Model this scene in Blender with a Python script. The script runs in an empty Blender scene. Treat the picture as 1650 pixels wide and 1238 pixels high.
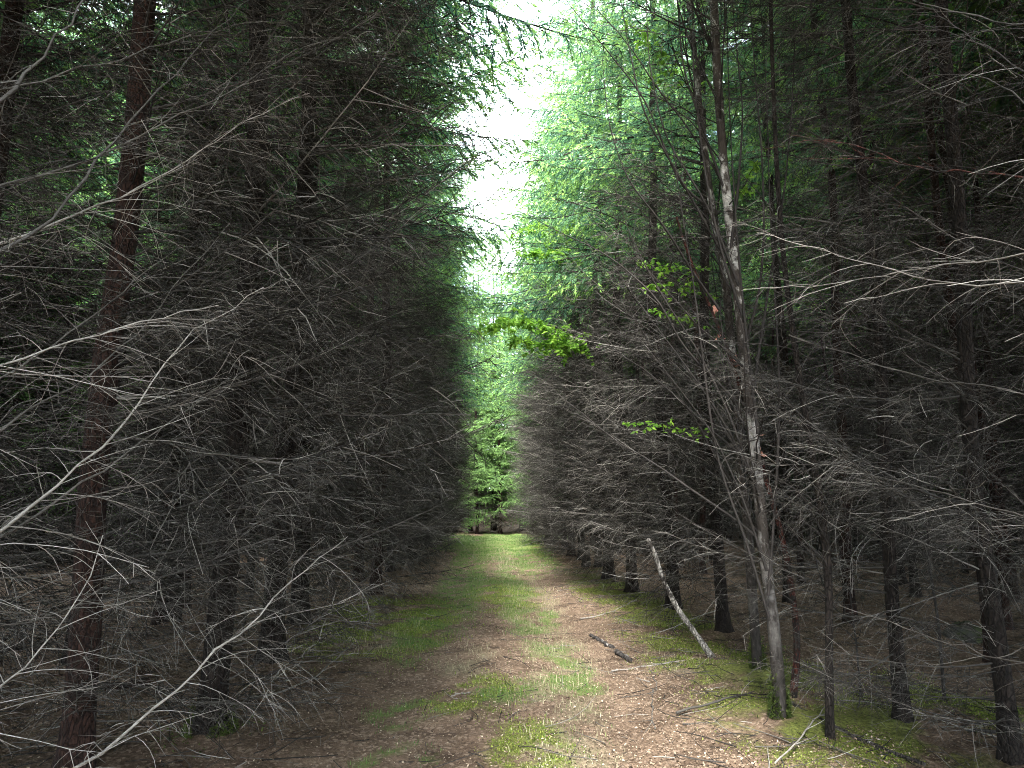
import bpy, math
import numpy as np
from mathutils import Matrix, Vector

C = bpy.context.scene.collection
R = np.random.default_rng(11)
PI = math.pi
rad = math.radians

# ------------------------------------------------------------------ camera
F_PX, CX, CY = 1190.0, 825.0, 619.0          # focal length and centre in photograph pixels
CAM = np.array([0.0, 0.0, 1.62])
PITCH, YAW = rad(9.5), rad(1.35)
cam = bpy.data.cameras.new('camera')
cam.lens, cam.sensor_width, cam.clip_end, cam.clip_start = 36 * F_PX / 1650, 36, 600, 0.05
camo = bpy.data.objects.new('camera', cam)
camo.location = CAM
camo.rotation_euler = (PI / 2 + PITCH, 0, -YAW)
C.objects.link(camo)
bpy.context.scene.camera = camo
RM = np.array(camo.rotation_euler.to_matrix())


def hgt(x, y):
    """ground height"""
    x = np.asarray(x, float); y = np.asarray(y, float)
    ax = np.abs(x)
    side = np.clip((ax - 2.0) / 2.5, 0, 1)
    h = 0.02 * np.sin(x * 2.1 + y * 0.9) + 0.015 * np.sin(y * 2.3 - x * 1.4)
    h += side * (0.06 * np.sin(x * 1.3 + 1.7) * np.sin(y * 0.8 + 0.4) + 0.035 * np.sin(x * 2.7 - y * 1.9))
    h -= 0.05 * np.exp(-((ax - 0.85) / 0.35) ** 2)                      # wheel ruts
    h += 0.12 * np.exp(-((x - 2.35) / 0.55) ** 2 - ((y - 7.0) / 1.6) ** 2)   # moss bank on the right
    h += 0.07 * np.exp(-((x - 0.19) / 0.2) ** 2 - ((y - 12.2) / 0.22) ** 2)  # small mound
    h += np.clip((y - 53) / 14, 0, 1) ** 1.5 * 3.2                        # rise beyond the far end
    return h


def ray(px, py):
    d = RM @ np.array([(px - CX) / F_PX, -(py - CY) / F_PX, -1.0])
    return d / math.hypot(d[0], d[1])          # unit horizontal length


def at(px, py, dist):
    """world point seen at a photograph pixel, at a horizontal distance"""
    return CAM + ray(px, py) * dist


def gnd(px, py):
    d = ray(px, py)
    t = 1.6 / max(1e-3, -d[2])
    for _ in range(12):
        p = CAM + d * t
        t += (p[2] - float(hgt(p[0], p[1]))) / max(1e-3, -d[2])
    return CAM + d * t


# ------------------------------------------------------------------ mesh helpers
class MB:
    """collects quads; build() links them as ONE mesh"""
    def __init__(s):
        s.v, s.q, s.m, s.n = [], [], [], 0

    def add(s, v, q, mi=0):
        s.v.append(v); s.q.append(q + s.n)
        s.m.append(np.full(len(q), mi, np.int32) if np.isscalar(mi) else mi)
        s.n += len(v)

    def arrays(s):
        return (np.concatenate(s.v), np.concatenate(s.q), np.concatenate(s.m))

    def tube(s, P, rr, n=3, mi=0):
        P = np.asarray(P, float); k = len(P)
        rr = np.broadcast_to(np.asarray(rr, float), (k,))
        T = np.gradient(P, axis=0); T /= np.linalg.norm(T, axis=1)[:, None] + 1e-12
        ref = np.array([0.0, 0, 1]) if abs(T[:, 2]).mean() < 0.8 else np.array([1.0, 0.2, 0])
        U = np.cross(T, ref); U /= np.linalg.norm(U, axis=1)[:, None] + 1e-12
        V = np.cross(T, U)
        a = np.arange(n) * 2 * PI / n
        ring = U[:, None, :] * np.cos(a)[None, :, None] + V[:, None, :] * np.sin(a)[None, :, None]
        v = (P[:, None, :] + ring * rr[:, None, None]).reshape(-1, 3)
        i = np.arange(k - 1)[:, None] * n; j = np.arange(n)[None, :]; j2 = (j + 1) % n
        q = np.stack([i + j, i + j2, i + n + j2, i + n + j], -1).reshape(-1, 4)
        s.add(v, q, mi)

    def cap(s, P, T, r, n=8, mi=0):
        """closed round end: a shallow quad fan"""
        P = np.asarray(P, float); T = np.asarray(T, float) / np.linalg.norm(T)
        ref = np.array([0.0, 0, 1]) if abs(T[2]) < 0.8 else np.array([1.0, 0.2, 0])
        U = np.cross(T, ref); U /= np.linalg.norm(U); V = np.cross(T, U)
        a = np.arange(n) * 2 * PI / n
        v = np.concatenate([P + r * (np.cos(a)[:, None] * U + np.sin(a)[:, None] * V), [P + T * r * 0.15]])
        q = np.array([[i, (i + 1) % n, (i + 2) % n, n] for i in range(0, n, 2)])
        s.add(v, q, mi)

    def diamonds(s, P, D, N, L, W, mi=0):
        """leaf-shaped quads: base P, direction D, face normal about N, length L, width W"""
        D = D / (np.linalg.norm(D, axis=1)[:, None] + 1e-9)
        S = np.cross(D, N); S /= np.linalg.norm(S, axis=1)[:, None] + 1e-9
        L = L[:, None]; W = W[:, None]
        mid = P + D * L * 0.45
        up = np.cross(S, D) * L * 0.06
        v = np.stack([P, mid + S * W / 2 + up, P + D * L, mid - S * W / 2 + up], 1).reshape(-1, 3)
        s.add(v, np.arange(len(P) * 4).reshape(-1, 4), mi)


def mesh_from(arr, name, mats, smooth=True):
    v, q, mi = arr
    me = bpy.data.meshes.new(name)
    me.vertices.add(len(v)); me.vertices.foreach_set('co', v.astype(np.float32).ravel())
    me.loops.add(q.size); me.loops.foreach_set('vertex_index', q.astype(np.int32).ravel())
    me.polygons.add(len(q))
    me.polygons.foreach_set('loop_start', np.arange(0, q.size, 4, dtype=np.int32))
    for m in mats:
        me.materials.append(m)
    me.polygons.foreach_set('material_index', mi.astype(np.int32))
    if smooth:
        me.polygons.foreach_set('use_smooth', np.ones(len(q), bool))
    me.update(calc_edges=True)
    return me


def xform(arr, M):
    v, q, mi = arr
    return v @ M[:3, :3].T + M[:3, 3], q, mi


def mat_place(loc, az, elev, roll, s):
    M = Matrix.Translation(loc) @ Matrix.Rotation(az, 4, 'Z') @ Matrix.Rotation(-elev, 4, 'Y') @ Matrix.Rotation(roll, 4, 'X')
    return M @ Matrix.Scale(s, 4)


def link(name, data, parent=None, M=None):
    o = bpy.data.objects.new(name, data)
    C.objects.link(o)
    if parent is not None:
        o.parent = parent
    if M is not None:
        o.matrix_local = M
    return o


def tag(o, label=None, cat=None, group=None, kind=None):
    for k, val in (('label', label), ('category', cat), ('group', group), ('kind', kind)):
        if val:
            o[k] = val
    return o


def empty(name, loc, rz=0.0):
    o = bpy.data.objects.new(name, None)
    o.location = loc; o.rotation_euler = (0, 0, rz); o.empty_display_size = 0.2
    C.objects.link(o)
    return o


# ------------------------------------------------------------------ materials
class NT:
    def __init__(s, name):
        s.m = bpy.data.materials.new(name); s.m.use_nodes = True
        s.t = s.m.node_tree; s.t.nodes.clear()
        s.out = s.t.nodes.new('ShaderNodeOutputMaterial')

    def n(s, typ, **kw):
        nd = s.t.nodes.new('ShaderNode' + typ)
        for k, val in kw.items():
            if k in nd.inputs:
                nd.inputs[k].default_value = val
            else:
                setattr(nd, k, val)
        return nd

    def l(s, a, b):
        s.t.links.new(a, b)

    def ramp(s, fac, stops, interp='LINEAR'):
        r = s.n('ValToRGB'); r.color_ramp.interpolation = interp
        el = r.color_ramp.elements
        while len(el) < len(stops):
            el.new(0.5)
        for e, (p, c) in zip(el, stops):
            e.position = p; e.color = (*c, 1) if len(c) == 3 else c
        s.l(fac, r.inputs[0])
        return r.outputs[0]

    def noise(s, scale, detail=4, rough=0.6, stretch=None, coord='Object'):
        tc = s.n('TexCoord'); o = tc.outputs[coord]
        if stretch:
            mp = s.n('Mapping'); mp.inputs['Scale'].default_value = stretch
            s.l(o, mp.inputs[0]); o = mp.outputs[0]
        t = s.n('TexNoise'); t.inputs['Scale'].default_value = scale
        t.inputs['Detail'].default_value = detail; t.inputs['Roughness'].default_value = rough
        s.l(o, t.inputs['Vector'])
        return t.outputs['Fac']

    def mix(s, fac, a, b, blend='MIX'):
        mx = s.n('MixRGB'); mx.blend_type = blend
        for val, i in ((fac, 0), (a, 1), (b, 2)):
            if hasattr(val, 'links'):
                s.l(val, mx.inputs[i])
            else:
                mx.inputs[i].default_value = val if i == 0 else (*val, 1)
        return mx.outputs[0]

    def finish(s, col, rough=0.85, bump=None, bump_s=0.4, dist=0.01, spec=0.25):
        b = s.n('BsdfPrincipled')
        if hasattr(col, 'links'):
            s.l(col, b.inputs['Base Color'])
        else:
            b.inputs['Base Color'].default_value = (*col, 1)
        b.inputs['Roughness'].default_value = rough
        b.inputs['Specular IOR Level'].default_value = spec
        if bump is not None:
            bp = s.n('Bump'); bp.inputs['Strength'].default_value = bump_s; bp.inputs['Distance'].default_value = dist
            s.l(bump, bp.inputs['Height']); s.l(bp.outputs[0], b.inputs['Normal'])
        s.l(b.outputs[0], s.out.inputs[0])
        return s.m

    def leaf(s, col, trans=0.4, rough=0.6):
        d = s.n('BsdfPrincipled'); s.l(col, d.inputs['Base Color']); d.inputs['Roughness'].default_value = rough
        d.inputs['Specular IOR Level'].default_value = 0.25
        t = s.n('BsdfTranslucent'); s.l(col, t.inputs[0])
        mx = s.n('MixShader'); mx.inputs[0].default_value = trans
        s.l(d.outputs[0], mx.inputs[1]); s.l(t.outputs[0], mx.inputs[2]); s.l(mx.outputs[0], s.out.inputs[0])
        return s.m


def m_bark(name, c0, c1, lichen, lich_amt=0.62):
    t = NT(name)
    f = t.noise(11, 6, 0.75, (2.6, 2.6, 0.9))
    col = t.ramp(f, [(0.34, c0), (0.68, c1)])
    tc = t.n('TexCoord'); mp = t.n('Mapping'); mp.inputs['Scale'].default_value = (1, 1, 0.45); t.l(tc.outputs['Object'], mp.inputs[0])
    ds = t.n('TexNoise'); ds.inputs['Scale'].default_value = 9; t.l(mp.outputs[0], ds.inputs['Vector'])
    av = t.n('MixRGB'); av.inputs[0].default_value = 0.12; t.l(mp.outputs[0], av.inputs[1]); t.l(ds.outputs['Color'], av.inputs[2])
    vo = t.n('TexVoronoi'); vo.feature = 'DISTANCE_TO_EDGE'; vo.inputs['Scale'].default_value = 36; t.l(av.outputs[0], vo.inputs['Vector'])
    crack = t.ramp(vo.outputs['Distance'], [(0.0, (0.25, 0.25, 0.25)), (0.18, (1, 1, 1))])
    col = t.mix(0.85, col, crack, 'MULTIPLY')
    g = t.noise(6, 6, 0.75)
    gm = t.ramp(g, [(lich_amt, (0, 0, 0)), (lich_amt + 0.06, (1, 1, 1))])
    col = t.mix(gm, col, lichen)
    hb = t.mix(0.6, t.noise(24, 6, 0.8, (2.2, 2.2, 0.8)), crack, 'MIX') if False else t.mix(0.5, f, crack)
    return t.finish(col, 0.92, hb, 1.0, 0.025)


def m_island(name, stops, noise_scale=None):
    """colour differs from twig to twig"""
    t = NT(name)
    g = t.n('NewGeometry')
    col = t.ramp(g.outputs['Random Per Island'], stops)
    if noise_scale:
        f = t.ramp(t.noise(noise_scale, 4, 0.7), [(0.3, (0.45, 0.45, 0.45)), (0.7, (1.25, 1.25, 1.25))])
        col = t.mix(1.0, col, f, 'MULTIPLY')
    return t.finish(col, 0.85)


def m_leaf(name, stops, trans=0.4, clump=None):
    t = NT(name)
    g = t.n('NewGeometry')
    col = t.ramp(g.outputs['Random Per Island'], stops)
    if clump:
        oi = t.n('ObjectInfo')
        f = t.ramp(oi.outputs['Random'], [(0.0, clump[0]), (1.0, clump[1])])
        col = t.mix(1.0, col, f, 'MULTIPLY')
    return t.leaf(col, trans)


BARK = m_bark('spruce_bark', (0.006, 0.005, 0.0042), (0.032, 0.0245, 0.020), (0.045, 0.047, 0.040), 0.68)
BARK_RED = m_bark('red_spruce_bark', (0.008, 0.005, 0.004), (0.044, 0.021, 0.0145), (0.04, 0.039, 0.034), 0.70)
TWIG = m_island('dead_twig', [(0.0, (0.012, 0.0112, 0.010)), (0.45, (0.036, 0.0335, 0.030)), (0.8, (0.10, 0.094, 0.085)), (1.0, (0.29, 0.28, 0.255))], 3.0)
TWIG_PALE = m_island('weathered_twig', [(0.0, (0.09, 0.08, 0.07)), (0.5, (0.22, 0.205, 0.185)), (1.0, (0.40, 0.38, 0.35))], 6.0)
TWIG_GREY = m_island('grey_twig', [(0.0, (0.03, 0.027, 0.024)), (0.6, (0.09, 0.083, 0.073)), (1.0, (0.24, 0.225, 0.20))], 2.0)
DARKTWIG = m_island('birch_twig', [(0.0, (0.010, 0.009, 0.0085)), (0.7, (0.034, 0.030, 0.028)), (1.0, (0.22, 0.215, 0.20))], 5.0)
NEEDLE = m_leaf('spruce_needle', [(0.0, (0.05, 0.13, 0.08)), (0.5, (0.085, 0.20, 0.12)), (1.0, (0.125, 0.26, 0.135))], 0.58, ((0.8, 0.85, 0.95), (1.2, 1.15, 0.95)))
FRESH = m_leaf('fresh_needle', [(0.0, (0.15, 0.32, 0.12)), (1.0, (0.28, 0.48, 0.13))], 0.4, ((0.85, 0.9, 1.0), (1.15, 1.1, 0.9)))
LIME = m_leaf('lime_leaf', [(0.0, (0.09, 0.22, 0.03)), (0.5, (0.18, 0.37, 0.05)), (1.0, (0.30, 0.50, 0.07))], 0.5)
FARGREEN = m_leaf('pale_needle', [(0.0, (0.06, 0.13, 0.05)), (1.0, (0.15, 0.27, 0.085))], 0.45)
FARFRESH = m_leaf('pale_fresh_needle', [(0.0, (0.12, 0.24, 0.07)), (1.0, (0.20, 0.34, 0.10))], 0.45)
GRASS = m_leaf('grass_blade', [(0.0, (0.05, 0.125, 0.03)), (0.6, (0.095, 0.20, 0.045)), (1.0, (0.22, 0.26, 0.10))], 0.4)
DRYGRASS = m_leaf('dry_grass_blade', [(0.0, (0.16, 0.17, 0.09)), (0.5, (0.32, 0.30, 0.19)), (1.0, (0.46, 0.43, 0.30))], 0.3)
MOSS = m_leaf('moss', [(0.0, (0.09, 0.14, 0.018)), (0.6, (0.17, 0.23, 0.035)), (1.0, (0.27, 0.31, 0.07))], 0.3)
MOSS_DARK = m_leaf('dark_moss', [(0.0, (0.022, 0.04, 0.007)), (1.0, (0.075, 0.105, 0.02))], 0.3)
LITTER = m_leaf('fallen_leaf', [(0.0, (0.045, 0.033, 0.025)), (0.5, (0.14, 0.10, 0.072)), (0.88, (0.28, 0.21, 0.15)), (1.0, (0.52, 0.45, 0.34))], 0.15)


def m_birch():
    t = NT('birch_bark')
    band = t.ramp(t.noise(7, 4, 0.7, (0.8, 0.8, 5.0)), [(0.46, (1, 1, 1)), (0.56, (0, 0, 0))])
    blot = t.ramp(t.noise(2.6, 5, 0.7, (1.6, 1.6, 0.9)), [(0.42, (0, 0, 0)), (0.49, (1, 1, 1))])
    base = t.mix(t.noise(14, 3), (0.34, 0.33, 0.31), (0.64, 0.62, 0.59))
    col = t.mix(blot, base, (0.045, 0.036, 0.03))
    bm = t.mix(0.75, (0, 0, 0), band, 'MIX')
    col = t.mix(t.mix(1.0, band, (0.30, 0.30, 0.30), 'MULTIPLY'), col, (0.06, 0.05, 0.045))
    # rough dark bark near the foot
    tc = t.n('TexCoord'); sp = t.n('SeparateXYZ'); t.l(tc.outputs['Object'], sp.inputs[0])
    mr = t.n('MapRange'); mr.inputs[1].default_value = 0.3; mr.inputs[2].default_value = 3.6
    mr.inputs[3].default_value = 1.0; mr.inputs[4].default_value = 0.0
    t.l(sp.outputs['Z'], mr.inputs[0])
    col = t.mix(mr.outputs[0], col, t.ramp(t.noise(20, 5, 0.7, (2, 2, 0.7)), [(0.35, (0.008, 0.007, 0.006)), (0.62, (0.034, 0.030, 0.027)), (0.78, (0.13, 0.125, 0.115))]))
    return t.finish(col, 0.75, t.noise(25, 5, 0.7, (1.5, 1.5, 1)), 0.7, 0.012)


BIRCH = m_birch()
SNAG = m_bark('bare_wood', (0.08, 0.074, 0.066), (0.42, 0.40, 0.365), (0.03, 0.026, 0.023), 0.53)
DARKLOG = m_bark('dark_log_bark', (0.02, 0.017, 0.015), (0.10, 0.09, 0.085), (0.42, 0.40, 0.38), 0.58)
PEEL = m_bark('peeling_bark', (0.022, 0.010, 0.008), (0.115, 0.036, 0.026), (0.02, 0.017, 0.015), 0.47)
PINK = m_island('peeled_curl', [(0.0, (0.42, 0.20, 0.15)), (1.0, (0.55, 0.30, 0.23))])

# ------------------------------------------------------------------ branches
def rot_about(v, axis, ang):
    axis = axis / (np.linalg.norm(axis) + 1e-9)
    return v * math.cos(ang) + np.cross(axis, v) * math.sin(ang) + axis * np.dot(axis, v) * (1 - math.cos(ang))


def curl_line(p, d, L, k, rng, droop, wob):
    pts = [p]; d = d / np.linalg.norm(d)
    st = L / (k - 1)
    ax = rng.normal(size=3); ax /= np.linalg.norm(ax)
    w = rng.normal() * wob
    for i in range(k - 1):
        d = rot_about(d, ax, w) + rng.normal(0, 0.05, 3) + np.array([0, 0, -droop * (1 if i < k * 0.6 else -0.5)])
        d /= np.linalg.norm(d)
        p = p + d * st
        pts.append(p)
    return np.array(pts)


def grow_dead(mb, axis, r0, r1, rng, gap=0.055, reach=0.55, tert=4, sides=4, start=0.12, twig_r=0.0024, mi=0, cap_len=0.8, droop=0.10, mit=None):
    """a dead limb: axis with two ranks of drooping side twigs and their own twiglets"""
    mit = mi if mit is None else mit
    axis = np.asarray(axis, float)
    seg = np.linalg.norm(np.diff(axis, axis=0), axis=1)
    cum = np.concatenate([[0], np.cumsum(seg)]); L = cum[-1]
    rr = r0 + (r1 - r0) * (cum / L) ** 0.8
    rr = rr * (1 + rng.normal(0, 0.10, len(rr)))
    mb.tube(axis, rr, sides, mi)
    s = start * L; side = 1
    while s < L * 0.99:
        s += gap * rng.uniform(0.4, 1.7)
        if s >= L:
            break
        side = -side if rng.random() < 0.8 else side
        i = min(len(seg) - 1, int(np.searchsorted(cum, s) - 1)); f = (s - cum[i]) / seg[i]
        p = axis[i] * (1 - f) + axis[i + 1] * f
        T = (axis[i + 1] - axis[i]) / seg[i]
        S = np.cross(T, (0, 0, 1)); S /= np.linalg.norm(S) + 1e-9
        u = s / L
        broken = rng.random() < 0.18
        l2 = min(cap_len, reach * L * (1 - u * 0.85) ** 0.8) * rng.uniform(0.35, 1.0)
        if u < 0.3:
            l2 *= 0.5 + u * 1.6
        if broken:
            l2 *= 0.2
        l2 = max(l2, 0.03)
        a = rng.uniform(0.55, 1.15)
        d = T * math.cos(a) + S * side * math.sin(a) + np.array([0, 0, rng.normal(-0.12, 0.28)])
        tw = curl_line(p, d, l2, 6, rng, droop * rng.uniform(0.2, 1.3), 0.085)
        w = twig_r * (0.6 + l2 * 1.1)
        mb.tube(tw, np.linspace(w, w * 0.4, 6), 3, mit)
        nt = int(tert * l2 / 0.4 * rng.uniform(0.5, 1.4)) if not broken else 0
        for _ in range(nt):
            g = rng.uniform(0.2, 0.97) * 4.99; j = int(g); f2 = g - j
            p3 = tw[j] * (1 - f2) + tw[j + 1] * f2
            T3 = tw[j + 1] - tw[j]; T3 /= np.linalg.norm(T3)
            S3 = np.cross(T3, (0, 0, 1)) * rng.choice((-1, 1))
            d3 = T3 * rng.uniform(0.3, 1.0) + S3 * rng.uniform(0.4, 1.1) + rng.normal(size=3) * 0.25 + np.array([0, 0, -0.15])
            l3 = rng.uniform(0.05, 0.26) * (0.6 + l2)
            t3 = curl_line(p3, d3, l3, 5, rng, 0.13 * rng.uniform(0, 1.3), 0.16)
            mb.tube(t3, np.linspace(w * 0.6, w * 0.3, 5), 3, mit)


def dead_axis(L, e0, e1, rng, k=13):
    e = np.linspace(e0, e1, k) + np.cumsum(rng.normal(0, 0.035, k))
    a = np.cumsum(rng.normal(0, 0.04, k))
    d = np.stack([np.cos(e) * np.cos(a), np.cos(e) * np.sin(a), np.sin(e)], 1) * L / (k - 1)
    return np.concatenate([[np.zeros(3)], np.cumsum(d[:-1], axis=0)])


def dead_template(seed, L, e0, e1, tert, gap, twig_r=0.0030):
    rng = np.random.default_rng(seed); mb = MB()
    grow_dead(mb, dead_axis(L, e0, e1, rng), 0.0095, 0.0022, rng, gap=gap, tert=tert, twig_r=twig_r)
    return mb.arrays()


UPT = [dead_template(100 + i, 2.0, R.uniform(-0.15, 0.15), R.uniform(0.35, 0.75), 5.5, 0.034, 0.0023) for i in range(12)]   # path side: sweep upward
FLT = [dead_template(200 + i, 1.7, R.uniform(-0.25, 0.1), R.uniform(-0.1, 0.4), 5.5, 0.036, 0.0023) for i in range(8)]      # inside the stand
MIDT = [dead_template(350 + i, 2.0, R.uniform(-0.15, 0.15), R.uniform(0.2, 0.7), 2.6, 0.042, 0.0042) for i in range(8)]
MIDF = [dead_template(370 + i, 1.8, R.uniform(-0.3, 0.1), R.uniform(-0.1, 0.4), 2.6, 0.045, 0.0042) for i in range(8)]
LOWT = [dead_template(300 + i, 1.8, R.uniform(-0.2, 0.1), R.uniform(0.0, 0.5), 1.6, 0.06, 0.007) for i in range(6)]  # far trees


def live_template(seed, L, fine=1):
    """a spruce bough: axis, flat ranks of side shoots, needle sprays; fresh growth at the tips"""
    rng = np.random.default_rng(seed); mb = MB()
    k = 11
    e = np.interp(np.linspace(0, 1, k), [0, 0.5, 1], [rng.uniform(0, 0.3), rng.uniform(-0.3, -0.05), rng.uniform(0.0, 0.35)])
    a = np.cumsum(rng.normal(0, 0.04, k))
    d = np.stack([np.cos(e) * np.cos(a), np.cos(e) * np.sin(a), np.sin(e)], 1) * L / (k - 1)
    ax = np.concatenate([[np.zeros(3)], np.cumsum(d[:-1], axis=0)])
    mb.tube(ax, np.linspace(0.012, 0.003, k), 3, 2)
    P, D, N, LL, W, MI = [], [], [], [], [], []
    step = (0.12, 0.055, 0.05)[fine]
    st2 = (0.07, 0.030, 0.0145)[fine]
    sl, sw = ((0.22, 0.09), (0.085, 0.022), (0.046, 0.0115))[fine]
    s = 0.12 * L; side = 1
    while s < L:
        s += step * rng.uniform(0.5, 1.4); side = -side
        u = min(s / L, 0.999)
        g = u * (k - 1); i = min(k - 2, int(g)); f = g - i
        p = ax[i] * (1 - f) + ax[i + 1] * f
        T = ax[i + 1] - ax[i]; T /= np.linalg.norm(T)
        S = np.cross(T, (0, 0, 1))
        l2 = max(0.10, 0.42 * L * (1 - u) ** 0.75 * (0.4 + min(1, u * 2.2) * 0.6)) * rng.uniform(0.5, 1.05)
        an = rng.uniform(0.75, 1.1)
        dd = T * math.cos(an) + S * side * math.sin(an) + np.array([0, 0, rng.normal(-0.24, 0.26)])
        tw = curl_line(p, dd, l2, 6, rng, rng.uniform(0.04, 0.18), 0.05)
        if fine:
            mb.tube(tw, np.linspace(0.0035, 0.0015, 6), 3, 2)
        n = max(3, int(l2 / st2))
        for t in np.linspace(0.08, 1.0, n):
            g2 = t * 4.999; j = int(g2); f2 = g2 - j
            p3 = tw[j] * (1 - f2) + tw[j + 1] * f2
            T3 = tw[j + 1] - tw[j]; T3 /= np.linalg.norm(T3)
            S3 = np.cross(T3, (0, 0, 1))
            fresh = (t > 0.62 and rng.random() < 0.8) or (u > 0.85 and rng.random() < 0.6)
            for sg in ((-1, 1) if t < 0.98 else (-1, 0, 1)):
                if rng.random() < 0.12:
                    continue
                d3 = T3 * rng.uniform(0.7, 1.2) + S3 * sg * rng.uniform(0.4, 1.0) + rng.normal(size=3) * 0.22 + np.array([0, 0, -0.14])
                P.append(p3); D.append(d3); N.append(np.array([0, 0, 0.5]) + rng.normal(size=3) * 0.8)
                LL.append(sl * rng.uniform(0.6, 1.5)); W.append(sw * rng.uniform(0.7, 1.3)); MI.append(1 if fresh else 0)
    mb.diamonds(np.array(P), np.array(D), np.array(N), np.array(LL), np.array(W), np.array(MI, np.int32))
    return mb.arrays()


LIVE = [live_template(400 + i, 2.0, 1) for i in range(7)]
LIVE_FINE = [live_template(450 + i, 2.0, 2) for i in range(7)]
LIVE_LOW = [live_template(500 + i, 2.0, 0) for i in range(5)]


def combine(templates, places):
    mb = MB()
    for ti, M in places:
        v, q, m = xform(templates[ti], np.array(M))
        mb.add(v, q, m)
    return mb.arrays()


def trunk_line(H, rng, amp=0.08):
    z = np.concatenate([[-0.15, 0.0, 0.15, 0.4], np.linspace(0.9, H, 22)])
    ph = rng.uniform(0, 6.28, 4)
    w = np.clip(z / 2.0, 0, 1)
    x = amp * w * (np.sin(z * 0.55 + ph[0]) - math.sin(ph[0])) + 0.3 * amp * w * np.sin(z * 1.7 + ph[1])
    y = amp * w * (np.sin(z * 0.5 + ph[2]) - math.sin(ph[2])) + 0.3 * amp * w * np.sin(z * 1.5 + ph[3])
    return np.stack([x, y, z], 1)


def trunk_mesh(line, r, H, rng, mats, n=11):
    z = line[:, 2]
    rr = r * np.clip(1 - z / H, 0.03, 1) ** 0.85
    rr *= 1 + 0.55 * np.exp(-np.clip(z, 0, None) / 0.16)
    mb = MB(); mb.tube(line, rr, n)
    v, q, m = mb.arrays()
    v = v.reshape(len(z), n, 3)
    lob = 1 + 0.18 * np.sin(np.arange(n) * 2 * PI / n * 4 + rng.uniform(0, 6))[None, :] * np.exp(-np.clip(z, 0, None) / 0.2)[:, None] + rng.normal(0, 0.035, (len(z), n))
    v = line[:, None, :] + (v - line[:, None, :]) * lob[:, :, None]
    mb2 = MB(); mb2.add(v.reshape(-1, 3), q, 0)
    for _ in range(26):                                   # broken branch stubs
        zz = rng.uniform(0.3, H * 0.45); a = rng.uniform(0, 2 * PI)
        p = np.array([np.interp(zz, z, line[:, 0]), np.interp(zz, z, line[:, 1]), zz])
        d = np.array([math.cos(a), math.sin(a), 0.15])
        rb = np.interp(zz, z, rr)
        mb2.tube([p + d * rb * 0.6, p + d * (rb + rng.uniform(0.02, 0.10))], [0.009, 0.006], 5, 0)
    return mesh_from(mb2.arrays(), 'trunk', mats)


def on_line(line, z):
    return np.array([np.interp(z, line[:, 2], line[:, 0]), np.interp(z, line[:, 2], line[:, 1]), z])


def side_len(az):
    """how far boughs reach: long toward the track (+X), shorter into the stand"""
    return 0.68 + 0.32 * math.cos(az)


def dead_places(line, r, n, z0, z1, rng, nt, edge, base_len, up=0.12):
    out = []
    zs = np.sort(rng.uniform(0, 1, n)) ** 0.9 * (z1 - z0) + z0
    for z in zs:
        if edge and rng.random() < 0.62:
            az = rng.normal(0, 0.75)
        else:
            az = rng.uniform(-PI, PI)
        s = base_len * (side_len(az) if edge else 0.85) * rng.uniform(0.55, 1.15)
        if z < 0.7:
            s *= 0.8
        p = on_line(line, z) + np.array([math.cos(az), math.sin(az), 0]) * r * 0.3
        out.append((int(rng.integers(nt)), mat_place(p, az, rng.normal(up, 0.16), rng.normal(0, 0.35), s)))
    return out


def live_places(line, H, zb, n, rng, nt, edge, base_len, zb_back):
    out = []
    for i in range(n):
        u = (i + rng.random()) / n
        z = zb + (H - zb) * u ** 0.95
        az = i * 2.39996 + rng.normal(0, 0.3)
        if edge and rng.random() < 0.3 and u < 0.5:
            az = rng.normal(0, 0.7)
        if abs(((az + PI) % (2 * PI)) - PI) > 1.4 and z < zb_back:
            continue
        u2 = (z - zb) / (H - zb)
        s = base_len * (1 - u2) ** 0.75 * (side_len(az) if edge else 0.85) * rng.uniform(0.7, 1.15) + 0.12
        if edge and abs(((az + PI) % (2 * PI)) - PI) < 0.9 and rng.random() < 0.22:
            s += rng.uniform(0.15, 0.5)
        out.append((int(rng.integers(nt)), mat_place(on_line(line, z), az, rng.normal(0.05 + 0.35 * u2, 0.14), rng.normal(0, 0.25), s)))
    return out


TWM = [TWIG]
LVM = [NEEDLE, FRESH, BARK]
SHARED_UP = [mesh_from(a, 'dead_branch', TWM) for a in UPT]
SHARED_FL = [mesh_from(a, 'dead_branch', TWM) for a in FLT]


def variant(seed, edge, zb=None, nd=None, nl=None, lvm=None, twm=None):
    rng = np.random.default_rng(seed)
    H = rng.uniform(19, 22.5); r = rng.uniform(0.06, 0.095) if not edge else rng.uniform(0.09, 0.115)
    line = trunk_line(H, rng)
    zb = zb or (rng.uniform(6.0, 7.2) if edge else rng.uniform(7.2, 8.8))
    tm = trunk_mesh(line, r, H, rng, [BARK if rng.random() < 0.6 else BARK_RED])
    pl = dead_places(line, r, nd or (165 if edge else 125), 0.3, zb + (0.3 if edge else 1.2), rng, 16, edge, 1.0 if edge else 1.0)
    if not edge:
        pl = [(8 + t % 8, M) for t, M in pl]
    dm = mesh_from(combine(MIDT + MIDF, pl), 'deadwood', twm or TWM)
    cm = mesh_from(combine(LIVE_FINE if edge else LIVE, live_places(line, H, zb, nl or (150 if edge else 190), rng, 7, edge, 1.3 if edge else 1.35, zb + 1.2)), 'crown', lvm or LVM)
    return tm, dm, cm


EDGE = [variant(900 + i, True) for i in range(4)]
INNER = [variant(950 + i, False) for i in range(4)]
END = [variant(980 + i, True, 1.0 + 1.1 * i, 45, 320, [FARGREEN, FARFRESH, BARK], [TWIG_GREY]) for i in range(3)]  # deadwood painted paler here, stands in for brighter light at the far end


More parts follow.
